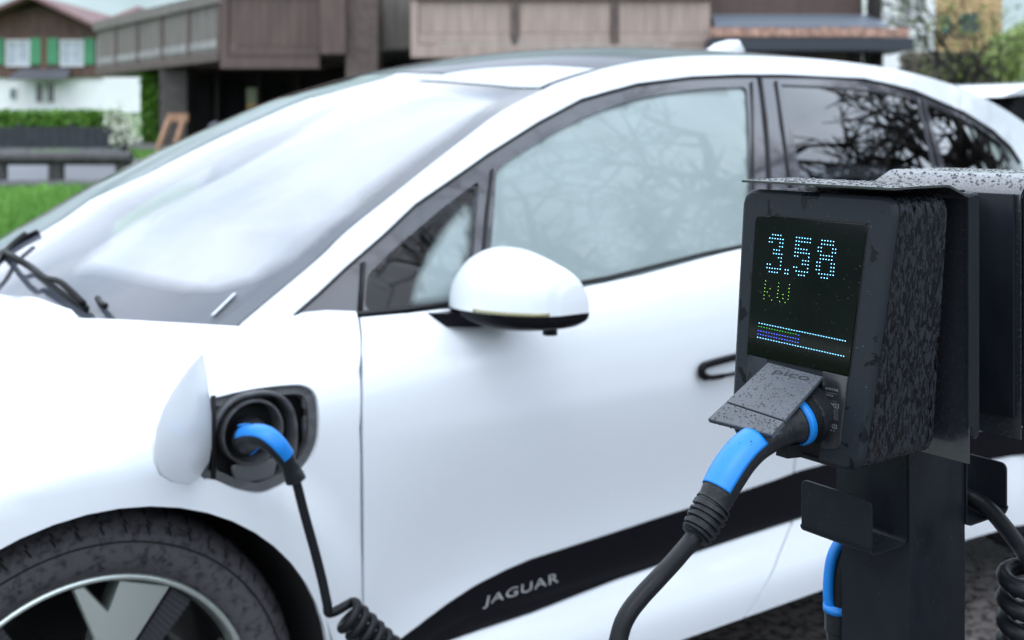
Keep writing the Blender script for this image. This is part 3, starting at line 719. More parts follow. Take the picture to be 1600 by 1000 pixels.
# front wing
fend = [(-.33, ZS + .05)] + archF[::-1]
fend += [(archF[0][0] + .03, ZS)] + [(door_line(v) - GAP, v) for v in [ZS + i * (.62 - ZS) / 8 for i in range(9)] if v < body_px_v(doorX_top) - .01]
fend += [(doorX_top - GAP, body_px_v(doorX_top) + .02)] + [(x, body_px_v(x) + .03) for x in (.95, .88)]
hc = [c for c in cowl if c[1] < VH]
fend += [(c[0], c[1]) for c in hc[::-1]]
cx = cowl[3][0]
fend += [(cx - .02, VH - .003), (.3, VH - .003), (0, VH - .003), (-.33, VH - .003)]
SK = (1, .62)
panel('front_wing', fend, bodyP, PAINT, CAR, holes=[port], step=.03, scale=SK)
panel('front_wing', fend, bodyMir, PAINT, CAR, step=.05, scale=SK)
# bonnet, both halves in one sheet: param (X, k) k = -1..1 over the centre line
def bonP(X, k):
    v = VH + (1 - VH) * (1 - abs(k)); p = bodyP(X, v)
    bump = .010 * math.exp(-((abs(k) - .80) / .10)**2) * sstep(-.3, .1, X)
    return Vector((p.x, p.y if k >= 0 else 2 * YC - p.y, p.z + bump))
cw = [(c[0], (1 - (c[1] - VH) / (1 - VH))) for c in cowl if c[1] >= VH - .02]
cw = [c for c in cw if c[1] < 1.0]
cen = cw[0]
cur = sorted([(k, x) for x, k in cw])
def cowlX(k):
    k = abs(k); ks = [0] + [c[0] for c in cur] + [1]; xs = [cur[0][1] - .03 if cur[0][0] > .05 else cur[0][1]] + [c[1] for c in cur] + [cx - .02]
    for i in range(len(ks) - 1):
        if k <= ks[i+1]: return lerp(xs[i], xs[i+1], (k - ks[i]) / max(1e-6, ks[i+1] - ks[i]))
    return xs[-1]
bon = [(-.33, -1 + i / 10) for i in range(21)] + [(cowlX(1 - i / 15), 1 - i / 15) for i in range(31)]
panel('bonnet', bon, bonP, PAINT, CAR, step=.05, bstep=.03, scale=(1, .75), skirt=.015)
# doors
def door(name, xa, xb, fm, step=.035, **k):
    n = 14
    L = [(xa(v), v) for v in [ZS + i * (body_px_v(xa(.6)) - ZS) / n for i in range(n + 1)]]
    Rr = [(xb(v), v) for v in [ZS + i * (body_px_v(xb(.6)) - ZS) / n for i in range(n + 1)]]
    top = [(x, body_px_v(x)) for x in [L[-1][0] + (Rr[-1][0] - L[-1][0]) * i / 12 for i in range(1, 12)]]
    return panel(name, L[::-1] + Rr + top[::-1], fm, PAINT, CAR, step=step, scale=SK, **k)
bp_top = gh_px(1196, 300)[0]
_bp = [body_px(1238, 790), body_px(1236, 830), body_px(1215, 872), body_px(1190, 905)]
def bpil(v): return interp(v, [ZS, _bp[2][1], _bp[1][1], _bp[0][1], 0, .6], [_bp[2][0] - .12, _bp[2][0], _bp[1][0], _bp[0][0], bp_top - .01, bp_top - .02])
def rarch(v):
    Z = .8 + .62 * v if v < 0 else .8; z = Z - AZ
    if v < .1: base = RX - math.sqrt(max(.44**2 - z*z, 0)) if abs(z) < .44 else RX - .02
    else: base = RX
    return lerp(base, RX - .02, sstep(0, .3, v))
for fm, nm in ((bodyP, ''), (bodyMir, '')):
    door('front_door', lambda v: door_line(v) + GAP, lambda v: bpil(v) - GAP, fm)
    door('rear_door', lambda v: bpil(v) + GAP, rarch, fm)
# rear quarter
rq = [(rarch(v) + .007, v) for v in [ZS + i * (body_px_v(RX) - ZS) / 14 for i in range(15)]]
rq = [(x, v) for x, v in rq if not (v < vz(.78))] 
rq = [(archR[k][0], archR[k][1]) for k in range(len(archR) - 1, -1, -1) if archR[k][0] < RX - .0 and archR[k][1] > ZS][:0] + rq
qpoly = [(rarch(vz(.60)) + .007, vz(.60))] + rq + [(x, body_px_v(min(x, 3.6)) + .02) for x in (3.7, 3.9, 4.1, 4.3)] + [(4.33, 0), (4.3, ZS + .1)] + [(x, v) for x, v in archR if v > ZS + .1 and (x > RX or v > vz(.70))]
for fm in (bodyP, bodyMir): panel('rear_quarter', qpoly, fm, PAINT, CAR, step=.06, bstep=.03, scale=SK)
# inner shell behind every gap (dark), with the wheel openings and the port left open
shell = [(-.30, vz(.25)), (4.28, vz(.25)), (4.28, .45)] + [(x, body_px_v(x) - .05) for x in (RX, 3.2, 2.8, 2.4, 2.0, 1.7, 1.4, 1.2, 1.0)] + [(.9, .40), (.8, .40), (.6, .42), (-.30, .55)]
big = lambda A: [(x, v) for x, v in A if v > vz(.26)]
shell = [(-.30, vz(.25))] + big(archF)[::-1] + big(archR)[::-1] + shell[1:]
for fm, hl in ((bodyP, [port]), (bodyMir, [])): panel('inner_shell', shell, fm, DARK, CAR, holes=hl, step=.08, bstep=.04, off=-.013, skirt=0, scale=SK)
# nose, tail and floor close the body
mb = MB(); 
for X, flip in ((-.335, 0), (4.325, 1)):
    ring = [bodyP(X, v) for v in [-.85 + .1 * i for i in range(19)] if v < 1] + [bodyMir(X, v) for v in [.95 - .1 * i for i in range(19)]]
    mb.add(ring, [tuple(range(len(ring)))])
mb.out('bumper', PAINT, CAR, smooth=False)
MB().box((-.2, 2.10, .22), (4.2, 3.42, .30)).out('underbody', DARK, CAR)

# sill strip
up_px = [(560, 1046), (618, 1003), (660, 972), (700, 942), (745, 913), (790, 890), (830, 873), (880, 857), (930, 841), (985, 823), (1040, 805), (1100, 786), (1160, 767), (1210, 750), (1250, 735)]
lo_px = [(560, 1052), (640, 1021), (700, 1001), (830, 957), (960, 906), (1100, 858), (1170, 835), (1245, 811)]
U2 = [body_px(*q) for q in up_px]; L2 = [body_px(*q) for q in lo_px]
U2 += [(2.45, U2[-1][1] + .0), (2.8, U2[-1][1] - .01), (rarch(U2[-1][1]) - .01, U2[-1][1] - .02)]
L2 += [(2.45, L2[-1][1] + .02), (2.8, L2[-1][1] + .03), (rarch(L2[-1][1]) - .01, L2[-1][1] + .04)]
STRIP = panel('side_strip', U2 + L2[::-1], bodyP, BLKGLOSS, CAR, step=.03, off=.004, skirt=.006, scale=SK)
panel('side_strip', U2 + L2[::-1], bodyMir, BLKGLOSS, CAR, step=.08, bstep=.03, off=.004, skirt=.006, scale=SK)
# lettering on the strip
tv, tf = text_mesh('JAGUAR', 1.0, 1.0, 1.12)
tx0 = min(v.x for v in tv); tx1 = max(v.x for v in tv); ty0 = min(v.y for v in tv); ty1 = max(v.y for v in tv)
BLp, BRp, TLp, TRp = body_px(752, 950), body_px(871, 913), body_px(756, 931), body_px(869, 893)
def txt_on(q):
    s, t = (q.x - tx0) / (tx1 - tx0), (q.y - ty0) / (ty1 - ty0)
    a = lerp(lerp(BLp[0], BRp[0], s), lerp(TLp[0], TRp[0], s), t); b = lerp(lerp(BLp[1], BRp[1], s), lerp(TLp[1], TRp[1], s), t)
    p = bodyP(a, b); return p + Vector((0, -.0055, 0))
obj('lettering', [txt_on(v) for v in tv], tf, mat('brushed_letters', (.55, .56, .58), .35, metal=.6), STRIP, smooth=False)

# ---- greenhouse
sm2 = lambda L, n=3: [(p.x, p.y) for p in smooth_path([Vector((a, b, 0)) for a, b in L], n)]
up = [gh_px(*q) for q in [(374, 508), (430, 461), (500, 402), (540, 363), (600, 315), (669, 260), (730, 213), (786, 172), (851, 139), (875, 128), (944, 107), (1012, 94), (1080, 88)]]
up += [(2.26, 1.545), (2.48, 1.548), (2.7, 1.545), (3.0, 1.528), (3.3, 1.49), (3.6, 1.44), (3.9, 1.375), (4.15, 1.30)]
lo = [gh_px(*q) for q in [(449, 504), (500, 457), (540, 419), (600, 367), (649, 320), (700, 285), (764, 240), (840, 192), (909, 155), (995, 131), (1081, 120), (1150, 117), (1225, 117), (1350, 123), (1428, 141), (1506, 175)]]
lo += [(3.45, 1.345), (3.56, 1.29), (3.60, 1.235), (3.60, 1.19)]
up_s, lo_s = sm2(up), sm2(lo)
pil = up_s + [(4.15, 1.19), (3.64, 1.17)] + lo_s[::-1]
for fm in (ghP, ghMir): panel('roof_pillar', pil, fm, PAINT, CAR, step=.035, skirt=.012)
beltZ = lambda X: interp(X, [.85, 1.2, 1.6, 2.0, 2.6, 3.1, 3.6], [1.004, 1.008, 1.03, 1.072, 1.105, 1.14, 1.19])
dl = [(x, beltZ(x) - .006) for x in (3.60, 3.3, 3.0, 2.6, 2.3, 2.0, 1.8, 1.6, 1.4, 1.2, 1.0, .88)]
dlo_out = inset([Vector(p) for p in (lo_s + dl[1:])], -.004)
q_glass = [gh_px(*q) for q in [(571, 484), (574, 430), (620, 385), (690, 326), (750, 280), (742, 385), (736, 440), (730, 482)]]
f_glass = [gh_px(*q) for q in [(777, 263), (815, 237), (860, 209), (905, 185), (950, 167), (1000, 152), (1050, 143), (1110, 136), (1168, 134), (1173, 260), (1175, 387), (1150, 393), (1050, 417), (920, 447), (840, 459), (766, 468), (768, 390)]]
r_glass = [gh_px(*q) for q in [(1222, 131), (1290, 134), (1350, 139), (1400, 147), (1436, 156), (1449, 200), (1462, 262)]] + [(2.90, beltZ(2.9) + .03), (2.6, beltZ(2.6) + .03), (2.28, beltZ(2.28) + .03)]
c_glass = [gh_px(*q) for q in [(1448, 160), (1500, 182), (1540, 206), (1566, 225), (1580, 252)]] + [(3.45, beltZ(3.4) + .02), (2.97, beltZ(2.97) + .03)]
f_glass = [(p.x, p.y) for p in rounded(f_glass, .02, 3)]
q_glass = [(p.x, p.y) for p in rounded(q_glass, .015, 3)]
HX = [q_glass, f_glass, r_glass, c_glass]
for fm, tg in ((ghP, 1), (ghMir, 0)):
    FR = panel('window_frame', dlo_out, fm, TRIM, CAR, holes=HX, step=.04, off=-.004, skirt=.02)
    for hpoly, gm, nm in ((q_glass, GLASS, 'quarter_window'), (f_glass, GLASS, 'side_window'), (r_glass, PRIV, 'side_window'), (c_glass, PRIV, 'quarter_window')):
        panel(nm, [(p.x, p.y) for p in inset([Vector(q) for q in hpoly], -.006)], fm, gm, CAR, step=.06, off=-.009, skirt=0, label='tinted rear window' if gm is PRIV and tg else None)
# rubber seals: dark line round the trim, on the shut lines of the window frames
def gline(name, pts, r, off, m, par): 
    V, F = sweep([ghP(*p) + Vector((0, -off, off * .4)) for p in pts], r, 6); return obj(name, V, F, m, par)
seal = mat('rubber_seal', (.008, .008, .01), .55)
gline('window_seal', inset([Vector(p) for p in lo[:-1]], .001), .0035, .0, seal, CAR)
gline('shut_line', [gh_px(568, 410), gh_px(566, 450), gh_px(563, 490)], .004, .001, seal, CAR)
gline('shut_line', [gh_px(1188, 120), gh_px(1197, 190), gh_px(1203, 275), gh_px(1205, 360)], .004, .001, seal, CAR)
gline('window_seal', [gh_px(770, 264), gh_px(762, 330), gh_px(757, 390), gh_px(750, 460)], .003, .0, seal, CAR)
gline('window_seal', [gh_px(1213, 126), gh_px(1222, 190), gh_px(1232, 262), gh_px(1237, 300)], .003, .0, seal, CAR)
gline('window_seal', [gh_px(1175, 128), gh_px(1177, 260), gh_px(1179, 385)], .003, .0, seal, CAR)
gline('window_seal', [gh_px(1441, 150), gh_px(1453, 200), gh_px(1466, 260)], .003, .0, seal, CAR)
gline('window_seal', [(x, beltZ(x) + .002) for x in (.89, 1.1, 1.3, 1.6, 1.9, 2.2, 2.6, 3.0, 3.4, 3.58)], .005, .003, seal, CAR)

# ---- windscreen and roof sheet between the two pillars
upX = [p[0] for p in up]; upZ = [p[1] for p in up]
def topP(s, q):      # s = X of the pillar's upper edge, q = 1 near side .. -1 far side
    Z = interp(s, upX, upZ); Ye = ghY(s, Z)
    fx = interp(s, [.6, .79, 1.2, 1.6, 2.0, 2.4, 3.4, 4.2], [.30, .28, .16, .06, 0, 0, 0, .05]); cz = interp(s, [.6, .79, 1.2, 1.6, 2.3, 3.4, 4.2], [.035, .04, .062, .058, .052, .05, .04])
    c = 1 - abs(q)**2.2
    return Vector((s - fx * c, YC - q * (YC - Ye), Z + cz * c - .004))
sH = gh_px(853, 140)[0]
ws = [(.60, -.995 + i * .199) for i in range(11)] + [(sH, .995 - i * .199) for i in range(11)]
panel('windscreen', ws, topP, WIND, CAR, step=.05, bstep=.03, skirt=.006, scale=(1.1, .8))
rf = [(sH + .008, -.995 + i * .199) for i in range(11)] + [(3.7, .995 - i * .199) for i in range(11)]
panel('roof_glass', rf, topP, mat('panoramic_roof_glass', (.03, .032, .04), .12, spec=.06), CAR, step=.06, bstep=.03, skirt=.01, scale=(1.1, .8))
rg = [(3.71, -.995 + i * .199) for i in range(11)] + [(4.14, .995 - i * .199) for i in range(11)]
panel('rear_window', rg, topP, PRIV, CAR, step=.06, bstep=.03, skirt=.01, scale=(1.1, .8))
tb = MB(); tr = [topP(4.14, -.99 + i * .198) for i in range(11)]; bt = [Vector((4.32, p.y, 1.05)) for p in tr]
tb.add(tr + bt, [(i, i + 1, i + 12, i + 11) for i in range(10)]).out('tailgate', PAINT, CAR, smooth=True)
# printed glass border at the pillars, sky reflection mixed into its black as grey
for sg in (1,):
    bl = [(s, sg * .985) for s in (.72, .9, 1.1, 1.3, 1.5, sH)] + [(s, sg * (.985 - .035 - .05 * sstep(1.3, sH, s))) for s in (sH, 1.5, 1.3, 1.1, .9, .72)]
    panel('glass_border', bl, topP, mat('printed_glass_border', (.16, .18, .21), .5), CAR, step=.05, bstep=.03, off=-.006, skirt=0, scale=(1.1, .8))
def topF(p):
    # signed: below the sheet at this place (search s whose sheet point has this X at this q)
    s = p.x
    for _ in range(5):
        Z = interp(s, upX, upZ); Ye = ghY(s, Z); q = max(-1, min(1, (YC - p.y) / (YC - Ye)))
        t = topP(s, q); s += (p.x - t.x)
    return t.z - p.z
def top_px(px, py):
    p = march(topF, px, py, 1.2, 6); s = p.x
    for _ in range(8):
        Z = interp(s, upX, upZ); Ye = ghY(s, Z); q = (YC - p.y) / (YC - Ye); s += p.x - topP(s, max(-1, min(1, q))).x
    return (s, max(-.97, min(.97, q)))
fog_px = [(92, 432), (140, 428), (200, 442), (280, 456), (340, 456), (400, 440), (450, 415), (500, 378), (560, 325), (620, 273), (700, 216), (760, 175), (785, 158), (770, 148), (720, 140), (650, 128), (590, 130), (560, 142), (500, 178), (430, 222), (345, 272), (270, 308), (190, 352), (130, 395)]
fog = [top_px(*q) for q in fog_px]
panel('condensation_and_sheen', [(s, k) for s, k in ws if True], topP, FOGB, CAR, step=.06, bstep=.04, off=-.010, skirt=0, scale=(1.1, .8), fade=.05)
panel('condensation_and_sheen', fog, topP, FOGW, CAR, step=.035, bstep=.03, off=-.006, skirt=0, scale=(1.1, .8), fade=.035)
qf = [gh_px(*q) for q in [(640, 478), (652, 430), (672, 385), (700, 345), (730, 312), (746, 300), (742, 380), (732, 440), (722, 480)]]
panel('condensation_and_sheen', qf, ghP, FOGS, CAR, step=.02, off=-.014, skirt=0, fade=.02)
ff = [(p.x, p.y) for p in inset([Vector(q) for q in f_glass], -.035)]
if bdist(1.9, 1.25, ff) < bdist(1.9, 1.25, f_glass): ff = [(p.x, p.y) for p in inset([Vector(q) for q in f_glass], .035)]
panel('condensation_and_sheen', ff, ghP, FOGS, CAR, step=.04, off=-.014, skirt=0, fade=.002)
panel('condensation_and_sheen', ff, ghMir, FOGS, CAR, step=.06, off=-.014, skirt=0, fade=.002)
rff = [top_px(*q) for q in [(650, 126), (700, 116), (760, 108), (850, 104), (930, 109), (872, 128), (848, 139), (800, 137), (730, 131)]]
panel('condensation_and_sheen', [(min(a, 2.4), b) for a, b in rff], topP, mat('painted_roof_sheen', (.50, .54, .57), .5), CAR, step=.05, bstep=.03, off=.002, skirt=0, scale=(1.1, .8))  # pale sheen of the roof glass, laid on as a coloured patch

# ---- cowl, wipers
def cowP(X, k):
    x0 = cowlX(k); return Vector((X * .14 + x0 - .02, YC - k * .80 * (1 - .03), 0)) + Vector((0, 0, topP(.74, k).z - .30 + .02 * X))
panel('cowl', [(0, -1), (0, 1), (1, 1), (1, -1)], cowP, BLKPL, CAR, step=.08, bstep=.05, skirt=0)
def wiper(pts, blade):
    arm = [top3(*p) for p in pts]
    V, F = sweep(smooth_path(arm, 5), .0065, 8, rad2=.006); a = obj('wiper_arm', V, F, BLKPL, CAR)
    bl = [top3(*p) for p in blade]; V, F = sweep(smooth_path(bl, 5), .004, 6, rad2=.008); obj('wiper_blade', V, F, RUBBER, a)
def top3(px, py, h=.015): s, q = top_px(px, py); p = topP(s, q); return p + Vector((-.42, 0, .9)) * h
wiper([(138, 489, .02), (110, 470, .04), (82, 455, .03), (60, 440, .03), (20, 414, .03), (-40, 385, .03)], [(140, 489, .008), (95, 462, .012), (52, 425, .012), (10, 405, .012), (-50, 380, .012)])
wiper([(-30, 470, .01), (0, 430, .02), (18, 402, .02), (45, 378, .02)], [(-40, 440, .006), (0, 404, .006), (30, 382, .006), (62, 366, .006)])
V, F = sweep(smooth_path([top3(154, 469, .004), top3(160, 480, .01), top3(172, 493, .02)], 4), .006, 8); obj('washer_nozzle', V, F, BLKPL, CAR)
# sticker strip on the glass
a, b = top3(332, 494, .002), top3(368, 459, .002); d = (b - a).normalized(); n = Vector((-.42, 0, .9)); s = d.cross(n).normalized() * .005
obj('glass_label', [a - s, a + s, b + s, b - s], [(0, 1, 2, 3)], mat('pale_label', (.6, .62, .66), .6), CAR, smooth=False)

# ---- roof fin
fx0 = Vector((2.86, YC - .0, 1.585))
fp = [(-.13, 0), (-.10, .022), (-.05, .052), (.0, .066), (.045, .068), (.055, .05), (.06, 0)]
V = []; F = []
for k, (yy, sc) in enumerate(((-.034, .75), (-.016, .97), (.016, .97), (.034, .75))):
    for x, z in fp: V.append(fx0 + Vector((x * (1 if k in (1, 2) else .93), yy * (1 - z * 5), z * sc)))
L = len(fp)
for k in range(3):
    for j in range(L - 1): F.append((k*L+j, k*L+j+1, (k+1)*L+j+1, (k+1)*L+j))
F += [tuple(range(L))[::-1], tuple(range(3*L, 4*L))]
FINOBJ = obj('roof_antenna', V, F, PAINT, CAR, split=60)

# ---- door mirror
ys = [1.915, 1.90, 1.87, 1.84, 1.80, 1.75, 1.71, 1.68, 1.663, 1.655]
sec = [(1.235, 1.27, 1.025, 1.045), (1.200, 1.29, 1.003, 1.062), (1.180, 1.305, .992, 1.090), (1.174, 1.315, .986, 1.116), (1.176, 1.325, .980, 1.133), (1.19, 1.335, .977, 1.128), (1.21, 1.343, .980, 1.114), (1.237, 1.349, .984, 1.099), (1.260, 1.353, .988, 1.086), (1.29, 1.352, .996, 1.062)]
V = []; n = 28; M = []
yy2 = []; 
for i in range(len(ys) - 1):
    for k in range(4):
        t = k / 4; yy2.append((lerp(ys[i], ys[i+1], t), tuple(lerp(sec[i][j], sec[i+1][j], t) for j in range(4))))
yy2.append((ys[-1], sec[-1]))
# smooth the profile once
sm = []
for i, (y, s) in enumerate(yy2):
    a = yy2[max(0, i-2)][1]; b = yy2[min(len(yy2)-1, i+2)][1]; sm.append((y, tuple((s[j]*2 + a[j] + b[j]) / 4 for j in range(4))))
for y, (xf, xr, zb, zt) in sm:
    zc = 1.0135; cxm = (xf + xr) / 2
    for j in range(n):
        a = j / n * 2 * math.pi; ca, sa = math.cos(a), math.sin(a); e = 2 / 2.5
        hx = math.copysign(abs(ca)**e, ca) * (xr - xf) / 2
        z = zc + (abs(sa)**e * (zt - zc) if sa > 0 else -abs(sa)**(2/2.8) * max(.002, zc - zb))
        V.append(Vector((cxm + hx, y, z)))
FW, FB = [], []
for i in range(len(sm) - 1):
    for j in range(n):
        q = (j + 1) % n; f = (i*n+j, i*n+q, (i+1)*n+q, (i+1)*n+j)
        (FW if j < n // 2 else FB).append(f)
FW.append(tuple(range(0, n // 2 + 1))[::-1]); FW.append(tuple((len(sm)-1)*n + j for j in range(0, n // 2 + 1)))
MIR = obj('door_mirror', V, FW, PAINT, CAR, split=50)
obj('mirror_base', V, FB + [tuple((len(sm)-1)*n + j % n for j in range(n // 2, n + 1))], BLKGLOSS, MIR, split=50)
V, F = sweep([Vector((interp(-y, [-a for a, b in sm], [b[0] for a, b in sm]) + .001, y, 1.0165)) for y in [lerp(1.785, 1.662, i / 14) for i in range(15)]], .0035, 6, rad2=.0042)
obj('indicator_lamp', V, F, mat('clear_indicator_lens', (.28, .26, .14), .1, coat=1), MIR)
arm = MB().hexa([(1.11, 1.925, .975), (1.27, 1.925, .975), (1.275, 1.80, .981), (1.20, 1.80, .981), (1.10, 1.925, 1.004), (1.27, 1.925, 1.006), (1.28, 1.80, 1.004), (1.195, 1.80, 1.004)])
arm.out('mirror_arm', BLKGLOSS, MIR)
V, F = sweep([Vector((1.295, 1.70, .985)), Vector((1.295, 1.70, .972))], .014, 12); obj('mirror_camera', V, F, BLKPL, MIR)

# ---- door handle (popped out of the skin)
hp = [body_px(1186, 548), body_px(1143, 556), body_px(1104, 566), body_px(1092, 571), body_px(1089, 578), body_px(1092, 586), body_px(1108, 588), body_px(1143, 582), body_px(1186, 573)]
hb = [bodyP(*p) for p in hp]
off = [-.014] * 9
V, F = sweep(smooth_path([p + Vector((0, o, 0)) for p, o in zip(hb, off)], 5), [.0095] * 28 + [.006] * 5 + [.004] * 8, 8, rad2=[.0085] * 28 + [.006] * 5 + [.004] * 8)  # thin lower run of the loop is the handle's shadow, modelled in black
HND = obj('door_handle', V, F, BLKGLOSS, CAR)
hpl = [body_px(1196, 549), body_px(1106, 569), body_px(1098, 578), body_px(1104, 586), body_px(1196, 572)]
panel('handle_blade', hpl, bodyP, PAINT, HND, step=.02, off=.006, skirt=.008, scale=SK)

# ---- charging port pocket
RIMG = mat('grey_pocket_plastic', (.075, .077, .084), .45, var=.3, vscale=40, spec=.4)
def pocketP(X, v): return bodyP(X, v) + Vector((0, .045, 0))
panel('port_pocket', [(p.x, p.y) for p in inset([Vector(q) for q in port], -.004)], pocketP, BLKPL, CAR, step=.03, skirt=0, scale=SK)
V = []; F = []; L = len(port)
for d in (0.012, .055):
    for q in port: V.append(bodyP(*q) + Vector((0, d - .002, 0)))
F = [(j, (j + 1) % L, (j + 1) % L + L, j + L) for j in range(L)]
obj('port_wall', V, F, RIMG, CAR)
pi = [(p.x, p.y) for p in inset([Vector((a, b * .62)) for a, b in port], .016)]; pi = [(a, b / .62) for a, b in pi]
panel('port_rim', port, bodyP, RIMG, CAR, holes=[pi], step=.03, off=-.010, skirt=.02, scale=SK)
pc = bodyP(*body_px(405, 690)); pn = Vector((0, -1, 0))
def ring(name, c, a, b, w, m, par, y0, y1, n=40, sq=2.4):
    out_ = []; 
    for j in range(n):
        t = j / n * 6.28318; e = 2 / sq; ca, sa = math.cos(t), math.sin(t)
        out_.append(Vector((math.copysign(abs(ca)**e, ca) * a, math.copysign(abs(sa)**e, sa) * b)))
    V = []; F = []
    for (sc, y) in ((0, y1), (0, y0), (w * .3, y0 - .003), (w * .7, y0 - .003), (w, y0), (w, y1)):
        for q in out_: V.append(c + Vector((q.x * (1 - sc / a), y, q.y * (1 - sc / b))))
    for i in range(5):
        for j in range(n): F.append((i*n+j, i*n+(j+1) % n, (i+1)*n+(j+1) % n, (i+1)*n+j))
    return obj(name, V, F, m, par, split=40)
ring('socket_surround', pc + Vector((-.002, 0, -.004)), .078, .086, .008, RIMG, CAR, .012, .05)
ring('socket_ring', pc + Vector((-.006, 0, .014)), .055, .055, .006, RIMG, CAR, .012, .05, sq=2)
prism('socket_cover', rounded([(-.042, -.016), (.042, -.016), (.034, .018), (-.034, .018)], .01), pc + Vector((-.002, .02, -.052)), (1, 0, 0), (0, 0, -1), (0, -1, 0), [(0, 0), (0, .006), (.002, .008)], mat('grey_socket_cover', (.11, .115, .125), .4), CAR)
for dx, dz, w, h in ((.118, .052, .028, .017), (.118, -.002, .027, .026), (.112, -.055, .024, .018)):
    prism('pocket_panel', rounded([(-w, -h), (w, -h), (w, h), (-w, h)], .006), pc + Vector((dx, .03, dz)), (1, 0, 0), (0, 0, 1), (0, -1, 0), [(0, 0), (0, .008), (.002, .01)], RIMG, CAR)
for k in range(2):
    V, F = sweep([pc + Vector((-.098, .0, .045 - k * .012)), pc + Vector((-.078, .004, .045 - k * .012))], .006, 10); obj('flap_hinge', V, F, BLKPL, CAR)
# flap, open, hinged at its front edge
h0 = bodyP(*body_px(327, 690)); fd_ = Vector((-math.cos(R(38)), -math.sin(R(38)), 0)); fn = Vector((fd_.y, -fd_.x, 0)).normalized()
flap_px = [(314, 552), (319, 575), (323, 610), (328, 650), (329, 690), (323, 722), (309, 744), (292, 757), (268, 754), (249, 742), (240, 722), (237, 700), (240, 670), (250, 640), (266, 610), (288, 578), (303, 560)]
fl = []
for q in flap_px:
    p = onplane(q[0], q[1], h0, fn) - h0; fl.append(Vector((p.dot(fd_), p.z)))
prism('charging_flap', [Vector(q) for q in fl], h0, fd_, (0, 0, 1), fn if fn.y > 0 else -fn, [(.004, -.006), (0, -.004), (0, 0), (.004, .002)], PAINT, CAR, split=50)
V, F = sweep([h0 + Vector((.004, -.004, z)) for z in (-.06, .0, .075)], .006, 6, rad2=.004); obj('flap_seal', V, F, BLKPL, CAR)

